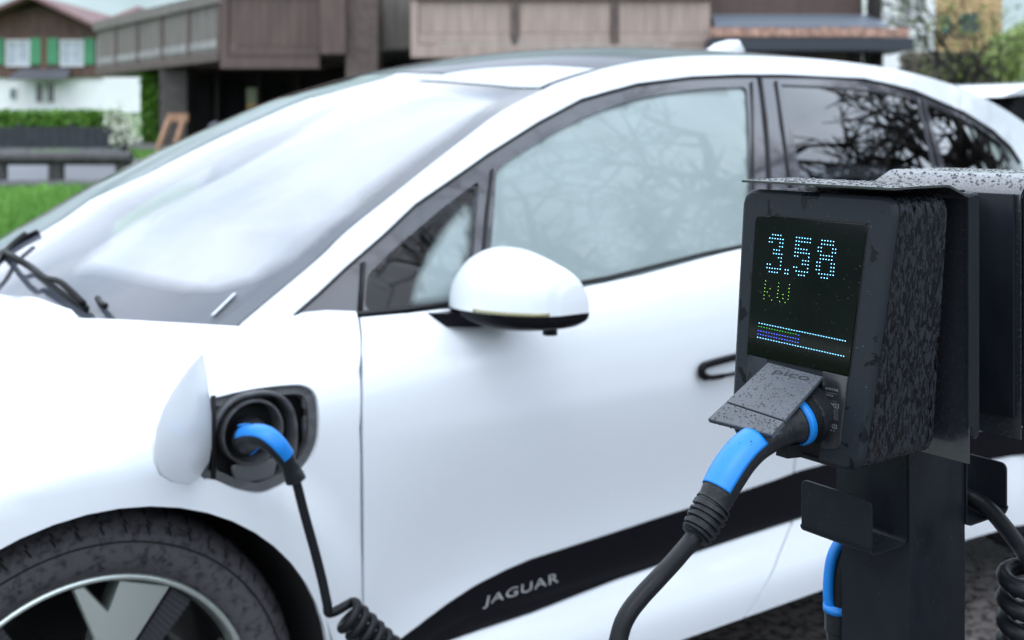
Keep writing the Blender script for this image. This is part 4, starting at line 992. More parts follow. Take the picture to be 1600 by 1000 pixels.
# ---- wheels
TYRE = wet('tyre_rubber', (.016, .016, .018), (.085, .082, .09), 75, .40, (1, 1, 1), .3, .6, .12, .4, .5, 6)
TYREG = mat('tyre_groove', (.006, .006, .006), .9)
RIMB = mat('gloss_black_rim', (.012, .012, .013), .3, coat=.5)
CARB = mat('ribbed_insert', (.03, .032, .036), .35)
def wheel(x, yo, sgn):
    """yo = outer face; sgn -1 = near side"""
    c = Vector((x, yo, .37)); I = Vector((0, -sgn, 0))         # inward
    t = thing_part = None
    prof = [(.272, .012), (.282, .000), (.300, -.006), (.320, -.006), (.338, .001), (.350, .011), (.358, .024), (.364, .045), (.366, .08), (.366, .17), (.362, .21), (.35, .235), (.30, .245)]
    n = 96; V = []; F = []
    for r, d in prof:
        for j in range(n):
            a = j / n * 6.28318; V.append(c + I * d + Vector((math.cos(a) * r, 0, math.sin(a) * r)))
    for i in range(len(prof) - 1):
        for j in range(n): F.append((i*n+j, i*n+(j+1) % n, (i+1)*n+(j+1) % n, (i+1)*n+j))
    ty = obj('tyre', V, F, TYRE, CAR)
    gm = MB()
    for k in range(58):                                              # shoulder sipes
        a = k / 58 * 6.28318; e = .0052
        def q(r, d, da): return c + I * d + Vector((math.cos(a + da) * r, 0, math.sin(a + da) * r))
        for (r0, d0, r1, d1) in ((.338, .000, .3500, .0105), (.350, .0105, .3645, .044), (.3645, .044, .3675, .08)):
            gm.add([q(r0 + .0012, d0 - .001, -e), q(r0 + .0012, d0 - .001, e), q(r1 + .001, d1, e * 1.1 + .012), q(r1 + .001, d1, -e * 1.1 + .012)], [(0, 1, 2, 3)])
    gm.out('tread_grooves', TYREG, ty, kind='stuff')
    for dd in (.075, .125, .175):
        V = []; F = []
        for s in (-.005, .005):
            for j in range(n): a = j / n * 6.28318; V.append(c + I * (dd + s) + Vector((math.cos(a) * .3672, 0, math.sin(a) * .3672)))
        F = [(j, (j + 1) % n, n + (j + 1) % n, n + j) for j in range(n)]; obj('tread_channel', V, F, TYREG, ty)
    V = []; F = []
    for s in (0, 1):
        for j in range(n): a = j / n * 6.28318; rr = .326 + s * .003; V.append(c + I * (.0 - s * .0) + Vector((math.cos(a) * rr, 0, math.sin(a) * rr)) - I * .0065)
    F = [(j, (j + 1) % n, n + (j + 1) % n, n + j) for j in range(n)]; obj('sidewall_line', V, F, TYREG, ty)
    rp = [(.2745, .012), (.2735, .005), (.268, .002), (.264, .005), (.261, .020), (.256, .032), (.25, .20)]
    V = []; F = []
    for r, d in rp:
        for j in range(n): a = j / n * 6.28318; V.append(c + I * d + Vector((math.cos(a) * r, 0, math.sin(a) * r)))
    for i in range(len(rp) - 1):
        for j in range(n): F.append((i*n+j, i*n+(j+1) % n, (i+1)*n+(j+1) % n, (i+1)*n+j))
    rim = obj('rim', V, F, ALU, CAR)
    V = []; F = []
    for r, d in ((.256, .0335), (.2475, .20), (.0, .20)):
        for j in range(n): a = j / n * 6.28318; V.append(c + I * d + Vector((math.cos(a) * (r - .001 if r else 0.001), 0, math.sin(a) * (r - .001 if r else .001))))
    for i in range(2):
        for j in range(n): F.append((i*n+j, i*n+(j+1) % n, (i+1)*n+(j+1) % n, (i+1)*n+j))
    obj('rim_barrel', V, F, RIMB, rim)
    for k in range(5):
        a = R(72 * k + 78)
        ra, ta = Vector((math.cos(a), 0, math.sin(a))), Vector((-math.sin(a), 0, math.cos(a)))
        if sgn > 0: ta = -ta
        # broad blade that forks towards the rim
        out_ = [(.05, -.028), (.15, -.034), (.268, -.075), (.268, .048), (.205, .004), (.15, .034), (.05, .028)]
        out_ = [(.05, -.028), (.155, -.036), (.250, -.080), (.262, .008), (.212, .016), (.253, .062), (.246, .080), (.17, .030), (.05, .028)]
        prism('spoke', [Vector(q) for q in out_], c + I * .03, ra, ta, -I, [(.003, -.03), (0, 0), (0, .014), (.003, .018)], ALU, rim, split=30)
        # dark ribbed insert beside the blade
        ins = [(.07, -.040), (.15, -.043), (.243, -.088), (.222, -.128), (.115, -.066)]
        pr = MB(); 
        prism('spoke_insert', [Vector(q) for q in ins], c + I * .036, ra, ta, -I, [(0, -.02), (0, .008), (.002, .01)], CARB, rim, split=30)
        for s in range(13):
            t0 = s / 13
            p = lerp(Vector(ins[1]), Vector(ins[2]), t0) * 1; q = lerp(Vector((.12, -.068)), Vector(ins[3]), t0)
            P, Q = [c + I * .0255 + ra * v.x + ta * v.y for v in (p, q)]; pr.beam(P, Q, .0022, .0022, up=-I)
        pr.out('insert_ribs', mat('insert_rib_plastic', (.05, .052, .058), .3), rim, kind='stuff')
    V, F = sweep([c + I * .03, c + I * .012, c + I * .008], [.04, .04, .034], 24); obj('hub_cap', V, F, RIMB, rim)
    # liner of the wheel opening
    V = []; F = []; m = 40; yb = 1.80 if sgn < 0 else 2 * YC - 1.80
    for d in (.014, .32):
        for j in range(m + 1): a = R(-20 + 220 * j / m); V.append(Vector((x + math.cos(a) * .402, yb + I.y * d, AZ + math.sin(a) * .402)))
    V.append(Vector((x, yb + I.y * .32, AZ))); F = [(j, j + 1, m + 2 + j, m + 1 + j) for j in range(m)] + [(m + 1 + j, m + 2 + j, len(V) - 1) for j in range(m)]
    obj('wheel_arch_liner', V, F, DARK, CAR)
for x in (AX, RX): wheel(x, 1.868, -1); wheel(x, 2 * YC - 1.868, 1)

# ---- inside
INT = mat('dark_upholstery', (.035, .036, .04), .7, bump=.2, bscale=60)
mb = MB().box((.95, 2.02, .82), (1.42, 3.50, .985)); mb.out('dashboard', INT, CAR)
def seat(x, y):
    b = prism('seat', rounded([(-.25, -.1), (.28, -.1), (.28, .08), (-.25, .08)], .06), (x, y - .26, .58), (1, 0, 0), (0, 0, 1), (0, 1, 0), [(.03, 0), (0, .04), (0, .48), (.03, .52)], INT, CAR)
    prism('seat_backrest', rounded([(-.24, 0), (.24, 0), (.20, .62), (-.20, .62)], .08), (x + .28, y, .60), (0, 1, 0), (.28, 0, .96), (1, 0, -.28), [(.03, 0), (0, .03), (0, .11), (.03, .14)], INT, b)
    prism('headrest', rounded([(-.13, 0), (.13, 0), (.12, .18), (-.12, .18)], .05), (x + .48, y, 1.24), (0, 1, 0), (.2, 0, .98), (1, 0, -.2), [(.03, 0), (0, .03), (0, .07), (.03, .1)], INT, b)
for y in (2.38, 3.14): seat(1.75, y)
for y in (2.38, 3.14): seat(2.65, y)
cs = Vector((1.43, 2.38, 1.0)); rr = []
for j in range(33):
    a = j / 32 * 6.28318; rr.append(cs + Vector((.30 * math.sin(a) * .18, .18 * math.cos(a), .17 * math.sin(a))))
V, F = sweep(rr, .015, 10, caps=False); SW = obj('steering_wheel', V, F, INT, CAR)
MB().beam(cs + Vector((0, -.17, 0)), cs + Vector((0, .17, 0)), .05, .03).beam(cs, cs + Vector((-.05, 0, -.16)), .05, .03).out('wheel_spoke', INT, SW)
MB().box((.95, 1.98, .36), (3.6, 3.54, .42)).out('cabin_floor', INT, CAR)
V, F = sweep([Vector((1.42, YC, 1.44)), Vector((1.47, YC, 1.40))], .012, 8); RV = obj('interior_mirror', V, F, BLKPL, CAR)

# ------------------------------------------------------------------ CHARGING POST with two chargers back to back
CP = thing('charging_post', 'black wet charging post, front charger lit with 3.58 kW, second charger behind', 'charger', (1.05, .755, 0))
STEEL = wet('powder_coated_steel', (.009, .011, .015), (.013, .0155, .021), 30, .5, (1, 1, .6), .26, .40, .2, .3, .04)
STEELT = wet('wet_steel_top', (.016, .018, .023), (.05, .055, .065), 240, .56, (1, 1, 1), .16, .34, .06, .5, .9, spec=.6, toponly=True)
BEZ = wet('bezel_plastic', (.006, .0075, .010), (.016, .0195, .025), 42, .40, (1.4, 1, .8), .16, .42, .02, .5, .25)
SIDE = wet('wet_side_plastic', (.003, .0035, .005), (.026, .029, .036), 260, .51, (1.1, 1.1, .42), .10, .42, .08, .8, .4, 5)
LIDM = mat('lid_plastic', (.052, .060, .072), .36, var=.15, vscale=30, bump=.1, bscale=300)
DROP = mat('water_drop', (.02, .022, .026), .05, spec=.5)
MB().box((1.0, .7145, 0), (1.095, .7985, 1.292)).out('post', STEEL, CP)
MB().box((.94, .65, 0.0), (1.16, .86, .012)).out('base_plate', STEEL, CP)
# --- first charger, front plane
TL, TR, BL, BR = Vector((.880, .832, 1.2965)), Vector((.880, .641, 1.2955)), Vector((.849, .8150, 1.040)), Vector((.849, .6575, 1.042))
fnrm = (TR - TL).cross(BL - TL).normalized(); fnrm = fnrm if fnrm.x < 0 else -fnrm
FU = Vector((0, -1, 0)); FV = (BL + BR - TL - TR).normalized(); FV = Vector((FV.x, 0, FV.z)).normalized(); fnrm = Vector((-abs(FV.z), 0, -FV.x if FV.z < 0 else FV.x)); fnrm = Vector((FV.z, 0, -FV.x)).normalized()
if fnrm.x > 0: fnrm = -fnrm
O = (TL + TR) / 2
def fpt(px, py): p = onplane(px, py, O, fnrm) - O; return Vector((p.dot(FU), p.dot(FV)))
def fP(a, b): return O + FU * a + FV * b
face = [fpt(1160, 293), fpt(1403, 312), fpt(1352, 748), fpt(1204, 706), fpt(1142, 690)]
w0 = face[1].x
Lx0, Lx1 = fpt(1159, 400).x, None
outl = [Vector((face[0].x, 0.0)), Vector((face[1].x, 0.0)), Vector((fpt(1347, 700).x, fpt(1352, 747).y)), Vector((fpt(1143, 640).x, fpt(1352, 747).y))]
outl = rounded(outl, [.020, .020, .022, .022], 7)
rec = rounded([fpt(1201, 570), fpt(1286, 588), fpt(1279, 724), fpt(1205, 706)], .006, 4)
rec = [Vector((q.x, q.y)) for q in rec]
BZ = panel('front_bezel', [(p.x, p.y) for p in inset(outl, .0045)], lambda a, b: fP(a, b), BEZ, CP, holes=[[(p.x, p.y) for p in rec]], step=.03, bstep=.01, skirt=.022, core=Vector((3, .75, 1.2)))
# rounded rim joining front and side
prism('bezel_rim', outl, O, FU, FV, fnrm, [(.0045, .0), (.0018, -.0012), (0.0003, -.0036), (0, -.006), (.0018, -.0066), (.0018, -.010)], BEZ, BZ, capa=False, capb=False)
prism('recess_floor', inset(rec, -.001), O, FU, FV, fnrm, [(0, -.022), (0, -.020)], DARK, BZ)
Vb = []; Lb = len(outl); oi = [inset(outl, .0008), inset(outl, .0010), inset(outl, .010)]
for k, xx in enumerate((None, .957, .966)):
    for q in oi[k]:
        p = fP(q.x, q.y)
        Vb.append(p - fnrm * .0078 if xx is None else Vector((xx, p.y, p.z + (.010 * sstep(1.07, 1.04, p.z) if False else 0))))
Fb = [(i * Lb + j, i * Lb + (j + 1) % Lb, (i + 1) * Lb + (j + 1) % Lb, (i + 1) * Lb + j) for i in range(2) for j in range(Lb)] + [tuple(range(2 * Lb, 3 * Lb))]
ob_ = obj('charger_body', Vb, Fb, SIDE, CP, split=35)
bm = bmesh.new(); bm.from_mesh(ob_.data); bmesh.ops.recalc_face_normals(bm, faces=bm.faces[:]); bm.to_mesh(ob_.data); bm.free()
# screen
scr = rounded([fpt(1182, 336), fpt(1356, 351), fpt(1327, 588), fpt(1168, 554)], [.0075, .0075, .002, .002], 6)
prism('screen_gap', inset(scr, -.0012), O, FU, FV, fnrm, [(0, -.001), (0, .0004)], DARK, CP)
SCRM = mat('glossy_display_glass', (.001, .003, .002), .06, spec=.14)
SCN = prism('display', scr, O, FU, FV, fnrm, [(0, 0), (0, .0008), (.0007, .0013)], SCRM, CP)
def led(col, e): 
    nm = 'led_%s' % ''.join('%02d' % int(c * 10) for c in col); return mat(nm, (0, 0, 0), .5, emit=col, es=e)
LW1, LG, LB, LY = led((.20, .62, 1.0), 7.5), led((.08, .8, .10), 4.0), led((.06, .12, 1.0), 9), led((.35, .9, .08), 5.0)
def dots(name, pts, r, m, par):
    V = []; F = []
    for px, py in pts:
        q = fpt(px, py); c = O + FU * q.x + FV * q.y + fnrm * .0015; k = len(V)
        for j in range(8): a = j * .7854; V.append(c + FU * math.cos(a) * r + FV * math.sin(a) * r)
        for j in range(8): a = j * .7854; V.append(c + FU * math.cos(a) * r * .6 + FV * math.sin(a) * r * .6 + fnrm * .0003)
        for j in range(8): F.append((k + j, k + (j + 1) % 8, k + 8 + (j + 1) % 8, k + 8 + j))
        F.append(tuple(range(k + 8, k + 16)))
    return obj(name, V, F, m, par, smooth=False)
def dg(px, py, s=7.143, ox=1160, oy=330): return (ox + px / s, oy + py / s)
def digit(name, rows, c0, sp=30):
    P = []
    for r, row in enumerate(rows):
        for c, ch in enumerate(row):
            if ch == 'x':
                X = 322 - 4 * r + sp * 0 + (c0 - 322) + sp * c; P.append(dg(X, 259 + .115 * (X - 322 + 4 * r) + 41.3 * r))
    dots(name, P, .00042, LW1, SCN)
digit('digit_three', ['.xxxx', 'xxxxxx', 'xx..xx', '....xx', '..xxx', '..xxxx', '....xx', '.....x', 'xx...x', 'xxxxxx', '.xxxx'], 322, 29.5)
digit('decimal_point', [''] * 9 + ['xx', 'xx'], 527, 30)
digit('digit_five', ['xxxxxx', 'xxxxxx', 'xx', 'xxxxx', 'xxxxxx', 'xx...x', '....xxx'[1:], '....xxx'[1:], 'xx...x', '.xxxxx', '..xxx'], 617, 31)
digit('digit_eight', ['.xxxxx', '.xxxxx', 'xx...xx', 'xx...xx', '.xxxxx', '.xxxxx', 'xx...xx', 'xx...xx', 'xx...xx', '.xxxxxx', '..xxx'], 869, 32)
K2 = lambda L: [dg(x, y, 5.882, 1160, 430) for x, y in L]
dots('letter_k', K2([(223, 52), (220, 85), (217, 118), (213, 150), (210, 183), (207, 216), (265, 125), (238, 155), (258, 191), (280, 230)]), .00024, LY, SCN)
dots('letter_w', K2([(345, 72), (341, 105), (338, 139), (334, 172), (331, 205), (352, 243), (383, 180), (382, 214), (402, 252), (444, 88), (440, 122), (437, 156), (433, 189), (430, 222)]), .00024, LY, SCN)
line = lambda a, b, n: [(lerp(a[0], b[0], i / (n - 1)), lerp(a[1], b[1], i / (n - 1))) for i in range(n)]
dots('bar_outline', K2(line((165, 440), (955, 605), 33) + line((150, 570), (940, 745), 33)), .00040, LW1, SCN)
dots('bar_green_row', K2(line((160, 470), (502, 543), 15)), .00028, LG, SCN)
dots('bar_blue_rows', K2(line((155, 508), (525, 587), 16) + line((152, 540), (520, 620), 16) + [(527, 552)]), .00028, LB, SCN)
# small panels beside the socket
p1 = rounded([fpt(1170, 553), fpt(1200, 561), fpt(1196, 690), fpt(1160, 682)], .002, 3)
prism('cover_panel', p1, O, FU, FV, fnrm, [(0, 0), (0, .0006), (.0006, .001)], BEZ, CP)
p2 = rounded([fpt(1286.5, 580), fpt(1326, 589), fpt(1313, 702), fpt(1283, 701)], [.001, .001, .006, .002], 4)
RP = prism('label_panel', p2, O, FU, FV, fnrm, [(0, 0), (0, .0006), (.0006, .001)], mat('dark_label_plastic', (.014, .016, .019), .3, bump=.05), CP)
TXT = mat('grey_print', (.20, .21, .23), .6)
def ftext(s, px0, px1, py, hpx, par, m=TXT, slope=.21):
    V, F = text_mesh(s, 1); x0 = min(v.x for v in V); x1 = max(v.x for v in V); y0 = min(v.y for v in V); y1 = max(v.y for v in V); P = []
    for v in V:
        t = (v.x - x0) / (x1 - x0); X = lerp(px0, px1, t) ; q = fpt(X - .12 * 0, py + slope * (X - px0) - (v.y - y0) / (y1 - y0) * hpx); P.append(O + FU * q.x + FV * q.y + fnrm * .00125)
    obj('lettering', P, F, m, par, smooth=False)
ftext('smart-me', 1291, 1311, 608, 4.2, RP); ftext('pico', 1289.5, 1303, 618.5, 5, RP)
for y in (613, 625): ftext('Charging station' if y < 620 else 'Type 2  32 A', 1290, 1309, y, 1.6, RP, slope=.2)
ftext('CE M23', 1289, 1312, 634, 7.5, RP)
for y in (638, 641.5, 645, 648.5, 652): ftext('IP55  400 V  50 Hz', 1289, 1311, y, 1.8, RP)
ftext('DE M23', 1287, 1309, 666, 7, RP); ftext('0102', 1290, 1306, 671, 1.8, RP)
# lid over the plug
LP0, LP1, LP2, LP3 = Vector((.850, .766, 1.1300)), Vector((.850, .700, 1.1285)), Vector((.7805, .7000, 1.0862)), Vector((.7675, .7650, 1.0885))
lu = Vector((0, -1, 0)); lv = ((LP2 + LP3) / 2 - (LP0 + LP1) / 2); lv = Vector((lv.x, 0, lv.z)).normalized(); ln = Vector((lv.z, 0, -lv.x)); ln = ln if ln.z > 0 else -ln
lo_ = (LP0 + LP1) / 2
def lpt(px, py): p = onplane(px, py, lo_, ln) - lo_; return Vector((p.dot(lu), p.dot(lv)))
lq = [lpt(1200, 566), lpt(1285, 588), lpt(1206, 679), lpt(1106, 654)]
mid = .735
a_, b_ = lerp(lq[0], lq[3], .70), lerp(lq[1], lq[2], .76)
LID = prism('socket_lid', [lq[0], lq[1], b_ , a_], lo_, lu, lv, ln, [(0, -.003), (0, -.0005), (.0006, 0)], LIDM, CP)
g = (lq[3] - a_).normalized() * .0012
prism('lid_lip', [a_ + g, b_ + g, lq[2], lq[3]], lo_, lu, lv, ln, [(0, -.0045), (0, -.0009), (.0007, -.0002)], LIDM, LID)
V, F = text_mesh('pico', 1); x0 = min(v.x for v in V); x1 = max(v.x for v in V)
LN = []
for v in V:
    t = (v.x - x0) / (x1 - x0); a = lerp(lpt(1207, 583), lpt(1262, 595), t); q = a - (lq[3] - lq[0]).normalized() * (v.y * .0105); LN.append(lo_ + lu * q.x + lv * q.y + ln * .0003)
obj('lettering', LN, F, mat('engraved_black', (.004, .004, .005), .5), LID, smooth=False)
# --- rain hood and mounting bracket: sheet bent along the X direction
def bent(name, prof, y0, y1, th, m, par, y0b=None):
    """sheet with profile in X-Z, running from y0 to y1"""
    V = []; n = len(prof); Pp = [Vector((x, 0, z)) for x, z in prof]; up_ = []
    for i in range(n):
        d = (Pp[min(i+1, n-1)] - Pp[max(i-1, 0)]).normalized(); up_.append(Vector((-d.z, 0, d.x)))
    for y in (y0, y1):
        for s in (0, 1):
            for p, u in zip(Pp, up_): V.append(p - u * th * s + Vector((0, y, 0)))
    F = []
    for i in range(n - 1):
        F += [(i, i+1, 2*n+i+1, 2*n+i), (n+i, 3*n+i, 3*n+i+1, n+i+1), (i, n+i, n+i+1, i+1), (2*n+i, 2*n+i+1, 3*n+i+1, 3*n+i)]
    F += [(0, 2*n, 3*n, n), (n-1, 2*n-1, 4*n-1, 3*n-1)]
    o = obj(name, V, F, m, par, split=30); bm = bmesh.new(); bm.from_mesh(o.data); bmesh.ops.recalc_face_normals(bm, faces=bm.faces[:]); bm.to_mesh(o.data); bm.free(); return o
HOOD = bent('rain_hood', [(.869, 1.3045), (.90, 1.3050), (.945, 1.3050), (.953, 1.3045), (.978, 1.2955), (.983, 1.292), (.985, 1.286), (.985, 1.04)], .6375, .819, .0022, STEELT, CP)
STEELT.node_tree.nodes['Principled BSDF'].inputs['Coat Weight'].default_value = 1; STEELT.node_tree.nodes['Principled BSDF'].inputs['Coat Roughness'].default_value = .3
def flange(name, xs0, xs1, y, z0, z1, r=.004, par=CP):
    # vertical side plate with a rounded front edge
    return MB().box((xs0, y, z0), (xs1, y + .0025, z1)).out(name, STEEL, par)
flange('hood_flange', .979, .9865, .6350, 1.075, 1.2925)
BK = prism('mounting_bracket', rounded([(.986, 1.062), (1.0, 1.062), (1.0, 1.296), (.986, 1.296)], .006, 4), (0, .636, 0), (1, 0, 0), (0, 0, 1), (0, 1, 0), [(.002, 0), (0, .002), (0, .192), (.002, .194)], STEEL, CP)
# --- second charger, mirrored about the post
mirx = lambda x: 2 * 1.0475 - x
H2 = bent('rain_hood', [(1.100, 1.04), (1.100, 1.284), (1.101, 1.290), (1.106, 1.2955), (1.135, 1.3075), (1.143, 1.309), (1.235, 1.3090)], .655, .838, .0022, STEELT, CP)
prism('mounting_bracket', rounded([(1.095, 1.062), (1.099, 1.062), (1.099, 1.29), (1.095, 1.29)], .001, 2), (0, .66, 0), (1, 0, 0), (0, 0, 1), (0, 1, 0), [(0, 0), (0, .17)], STEEL, CP)
prism('charger_body', [Vector((-q.x, q.y)) for q in outl], Vector((2.0 + .215 - .0, .747, O.z)) - Vector((1.0, 0, 0)), FU, Vector((-FV.x, 0, FV.z)), Vector((-fnrm.x, 0, fnrm.z)), [(.012, -.092), (.0012, -.084), (.0012, -.022), (0, -.021), (0, -.004), (.004, 0)], SIDE, CP)
flange('hood_flange', 1.104, 1.130, .6525, 1.050, 1.295)
# --- cable hooks
def hook(s, xb, y0, y1, zt, zb, reach, zback):
    x = lambda d: xb + s * d
    r = .006; prof = [(x(.001), zback)] + [(x(.001), zb + r)] + [(x(.001 + r * (1 - math.cos(t))), zb + r * (1 - math.sin(t))) for t in (.5, 1.0, 1.57)] 
    prof += [(x(reach - r), zb)] + [(x(reach - r + r * math.sin(t)), zb + r * (1 - math.cos(t))) for t in (.5, 1.0, 1.57)]
    hk = bent('cable_hook', prof, y0, y1, -.0022 if s < 0 else .0022, STEEL, CP)
    z0 = zb + r
    plate = rounded([(y0, z0 - .001), (y1, z0 - .001), (y1, zt), (y0, zt)], [.001, .001, .008, .008], 6)
    prism('hook_plate', [Vector(p) for p in plate], (x(reach), 0, 0), (0, 1, 0), (0, 0, 1), (s, 0, 0), [(.0004, -.0026), (0, -.002), (0, 0), (.0004, .0004)], STEEL, hk)
hook(-1, 1.0, .7175, .805, .991, .9385, .057, 1.055)
hook(1, 1.095, .712, .800, .991, .9385, .075, 1.06)

# ------------------------------------------------------------------ CABLES
CB = thing('charging_cable', 'black charging cable with blue grips running from the display charger to the car wing', 'cable', (.6, .8, 0))
YP = .718
def plug(pts, w, h, par, blue0, blue1, name='connector', nb=(35, 145), ring_at=None):
    path = smooth_path(pts, 8); n = len(path); idx = lambda t: min(len(w) - 1, t * (len(w) - 1))
    def prof(L, i): t = i / (n - 1) * (len(L) - 1); k = min(int(t), len(L) - 2); u = t - k; u = u * u * (3 - 2 * u); return lerp(L[k], L[k+1], u)
    ws, hs = [prof(w, i) for i in range(n)], [prof(h, i) for i in range(n)]
    V, F = sweep(path, ws, 24, rad2=hs); c = obj(name, V, F, GREYPL, par, split=50)
    a, b = int(blue0 * (n - 1)), int(blue1 * (n - 1))
    V, F = sweep(path[a:b + 1], ws[a:b + 1], 16, rad2=hs[a:b + 1], a0=nb[0], a1=nb[1], grow=.0008, caps=False)
    o = obj('blue_grip', V, F, BLUE, c)
    md = o.modifiers.new('thick', 'SOLIDIFY'); md.thickness = .0014; md.offset = 0
    return c, path, ws, hs
pp = [atY(1270, 644, YP), atY(1256, 649, YP), atY(1240, 657, YP), atY(1222, 668, YP), atY(1200, 681, YP), atY(1177, 696, YP), atY(1157, 715, YP), atY(1139, 741, YP), atY(1124, 768, YP), atY(1115, 785, YP), atY(1111, 793, YP)]
sw_ = [.0265, .0265, .022, .0175, .0165, .0165, .0168, .0165, .0155, .0145, .0135]
C1, path1, w1, h1 = plug(pp, sw_, [.0265, .0265, .022, .0165, .0148, .0146, .0152, .0155, .015, .0142, .0135], CB, .49, .80, nb=(12, 165))
# blue collar ring and dark round mouth
dd = (pp[2] - pp[1]).normalized()
V, F = sweep([lerp(pp[1], pp[2], .78), lerp(pp[2], pp[3], .25)], [.0252, .0226], 32, caps=False); o = obj('blue_collar', V, F, BLUE, C1); md = o.modifiers.new('thick', 'SOLIDIFY'); md.thickness = .0015
V, F = sweep([pp[0], pp[1], lerp(pp[1], pp[2], .75), lerp(pp[1], pp[2], .80)], [.0262, .0262, .0255, .024], 32); obj('connector_collar', V, F, BLKPL, C1, split=40)
MB().beam(pp[3] + Vector((0, 0, -.021)), pp[2] + Vector((0.004, 0, -.027)), .014, .012).out('latch', BLKPL, C1)
# print on the flank
V, F = text_mesh('Type 2 AC', 1); x0 = min(v.x for v in V); x1 = max(v.x for v in V); P = []
for v in V:
    t = (v.x - x0) / (x1 - x0); q = atY(lerp(1197, 1222, t), lerp(686, 677, t) - v.y * 4, YP - .0175); P.append(q)
obj('lettering', P, F, TXT, C1, smooth=False)
# ribbed cuff
rb = [atY(1115, 788, YP), atY(1110, 796, YP), atY(1104, 808, YP), atY(1097, 820, YP), atY(1090, 832, YP), atY(1086, 838, YP)]
rp_ = smooth_path(rb, 12); rr_ = []
for i in range(len(rp_)):
    t = i / (len(rp_) - 1); rr_.append(lerp(.0142, .0105, t) + .0020 * (1 if (t * 6.2) % 1 < .58 else -.6) + .0018 * math.sin(t * 3.1))
V, F = sweep(rp_, rr_, 24); obj('strain_relief', V, F, GREYPL, C1, split=60)
cp_ = [atY(1090, 832, YP), atY(1076, 850, YP), atY(1054, 876, YP - .005), atY(1028, 904, YP - .01), atY(1002, 932, YP - .01), atY(982, 958, YP - .01), atY(970, 985, YP - .01), atY(963, 1025, YP - .01), atY(962, 1090, YP), atY(975, 1200, YP + .05)]
# --- the car end
def pc_at(px, py, y): return atY(px, py, y)
ys0 = pc.y
q0 = [pc + Vector((-.010, .03, .013)), pc + Vector((-.010, .0, .013)), pc_at(384, 687, ys0 - .04), pc_at(398, 682, ys0 - .085), pc_at(415, 684, ys0 - .11), pc_at(430, 696, ys0 - .12), pc_at(443, 712, ys0 - .12), pc_at(451, 726, ys0 - .12), pc_at(456, 735, ys0 - .12)]
sc = [.026, .026, .022, .018, .017, .0165, .0152, .0135, .0118]
C2_, path2, w2, h2 = plug(q0, sc, sc, CB, .30, .78, nb=(8, 160))
V, F = sweep([pc_at(380, 688, ys0 - .022), pc_at(383, 687.5, ys0 - .036)], .0262, 18, a0=70, a1=250, caps=False); o = obj('blue_collar', V, F, BLUE, C2_); md = o.modifiers.new('thick', 'SOLIDIFY'); md.thickness = .003
rb = [pc_at(454, 731, ys0 - .12), pc_at(457, 737, ys0 - .12), pc_at(460, 744, ys0 - .12), pc_at(462, 750, ys0 - .12)]
rp_ = smooth_path(rb, 12); rr_ = [lerp(.0122, .0150, i / (len(rp_) - 1)) + (.0016 if (i / 5.5) % 1 < .55 else 0) for i in range(len(rp_))]
V, F = sweep(rp_, rr_, 20); obj('strain_relief', V, F, GREYPL, C2_, split=60)
cc = [pc_at(461, 745, ys0 - .12), pc_at(466, 765, ys0 - .122), pc_at(477, 808, ys0 - .125), pc_at(491, 858, ys0 - .13), pc_at(503, 905, ys0 - .135), pc_at(511, 942, ys0 - .14), pc_at(516, 958, ys0 - .14)]
# coil, hanging away to the lower right
ca, cb_ = pc_at(541, 958, ys0 - .15), pc_at(668, 1078, ys0 - .20); ax = (cb_ - ca); AL = ax.length; ax.normalize()
u1 = ax.cross(Vector((0, -1, 0))).normalized(); u2 = ax.cross(u1).normalized(); rc_ = .0215; pitch = .0185
turns = int(AL / pitch); hx_ = []
for i in range(turns * 18):
    t = i / 18; a = t * 6.28318 + 2.6
    hx_.append(ca + ax * (t * pitch) + (u1 * math.cos(a) + u2 * math.sin(a)) * rc_)
tail = [cb_ + Vector((.1, -.05, -.12)), cb_ + Vector((.25, -.25, -.28)), Vector((1.05, 1.1, .03)), Vector((.9, .82, .02)), Vector((.78, .70, .10)), Vector((.72, .69, .45))]
full = smooth_path(cc + hx_[:1], 6)[:-1] + hx_ + smooth_path([hx_[-1]] + tail + cp_[::-1], 6)[1:]
V, F = sweep(full, .0076, 12); obj('cord', V, F, RUBBER, CB)
V, F = sweep(smooth_path(cp_[:-1], 8), .0076, 16); obj('cord_sleeve', V, F, RUBBER, CB)

# --- the other cable: coil at right, over the hook, with its plug hanging behind the post
CD = thing('coiled_cable', 'black coiled charging cable lying over the rear hook of the post at the right edge', 'cable', (1.25, .55, 0))
k0 = [atX(1440, 770, 1.14), atX(1500, 774, 1.135), atX(1522, 780, 1.135), atX(1545, 795, 1.13), atX(1572, 826, 1.12), atX(1596, 858, 1.11), atX(1612, 884, 1.10)]
cA = at(1606, 892, 1.17); cB = at(1602, 1120, 1.17); ax = (cB - cA).normalized(); u1, u2 = Vector((1, 0, 0)), Vector((0, 1, 0)); hx_ = []
turns = int((cB - cA).length / .0225)
for i in range(turns * 16): t = i / 16; a = t * 6.28318; hx_.append(cA + ax * t * .0225 + (u1 * math.cos(a) + u2 * math.sin(a)) * .0215)
full = smooth_path(k0 + hx_[:1], 6)[:-1] + hx_ + smooth_path([hx_[-1], Vector((1.3, .5, .02)), Vector((1.5, .8, .01))], 6)[1:]
V, F = sweep(full, .0088, 12); obj('cord', V, F, RUBBER, CD)
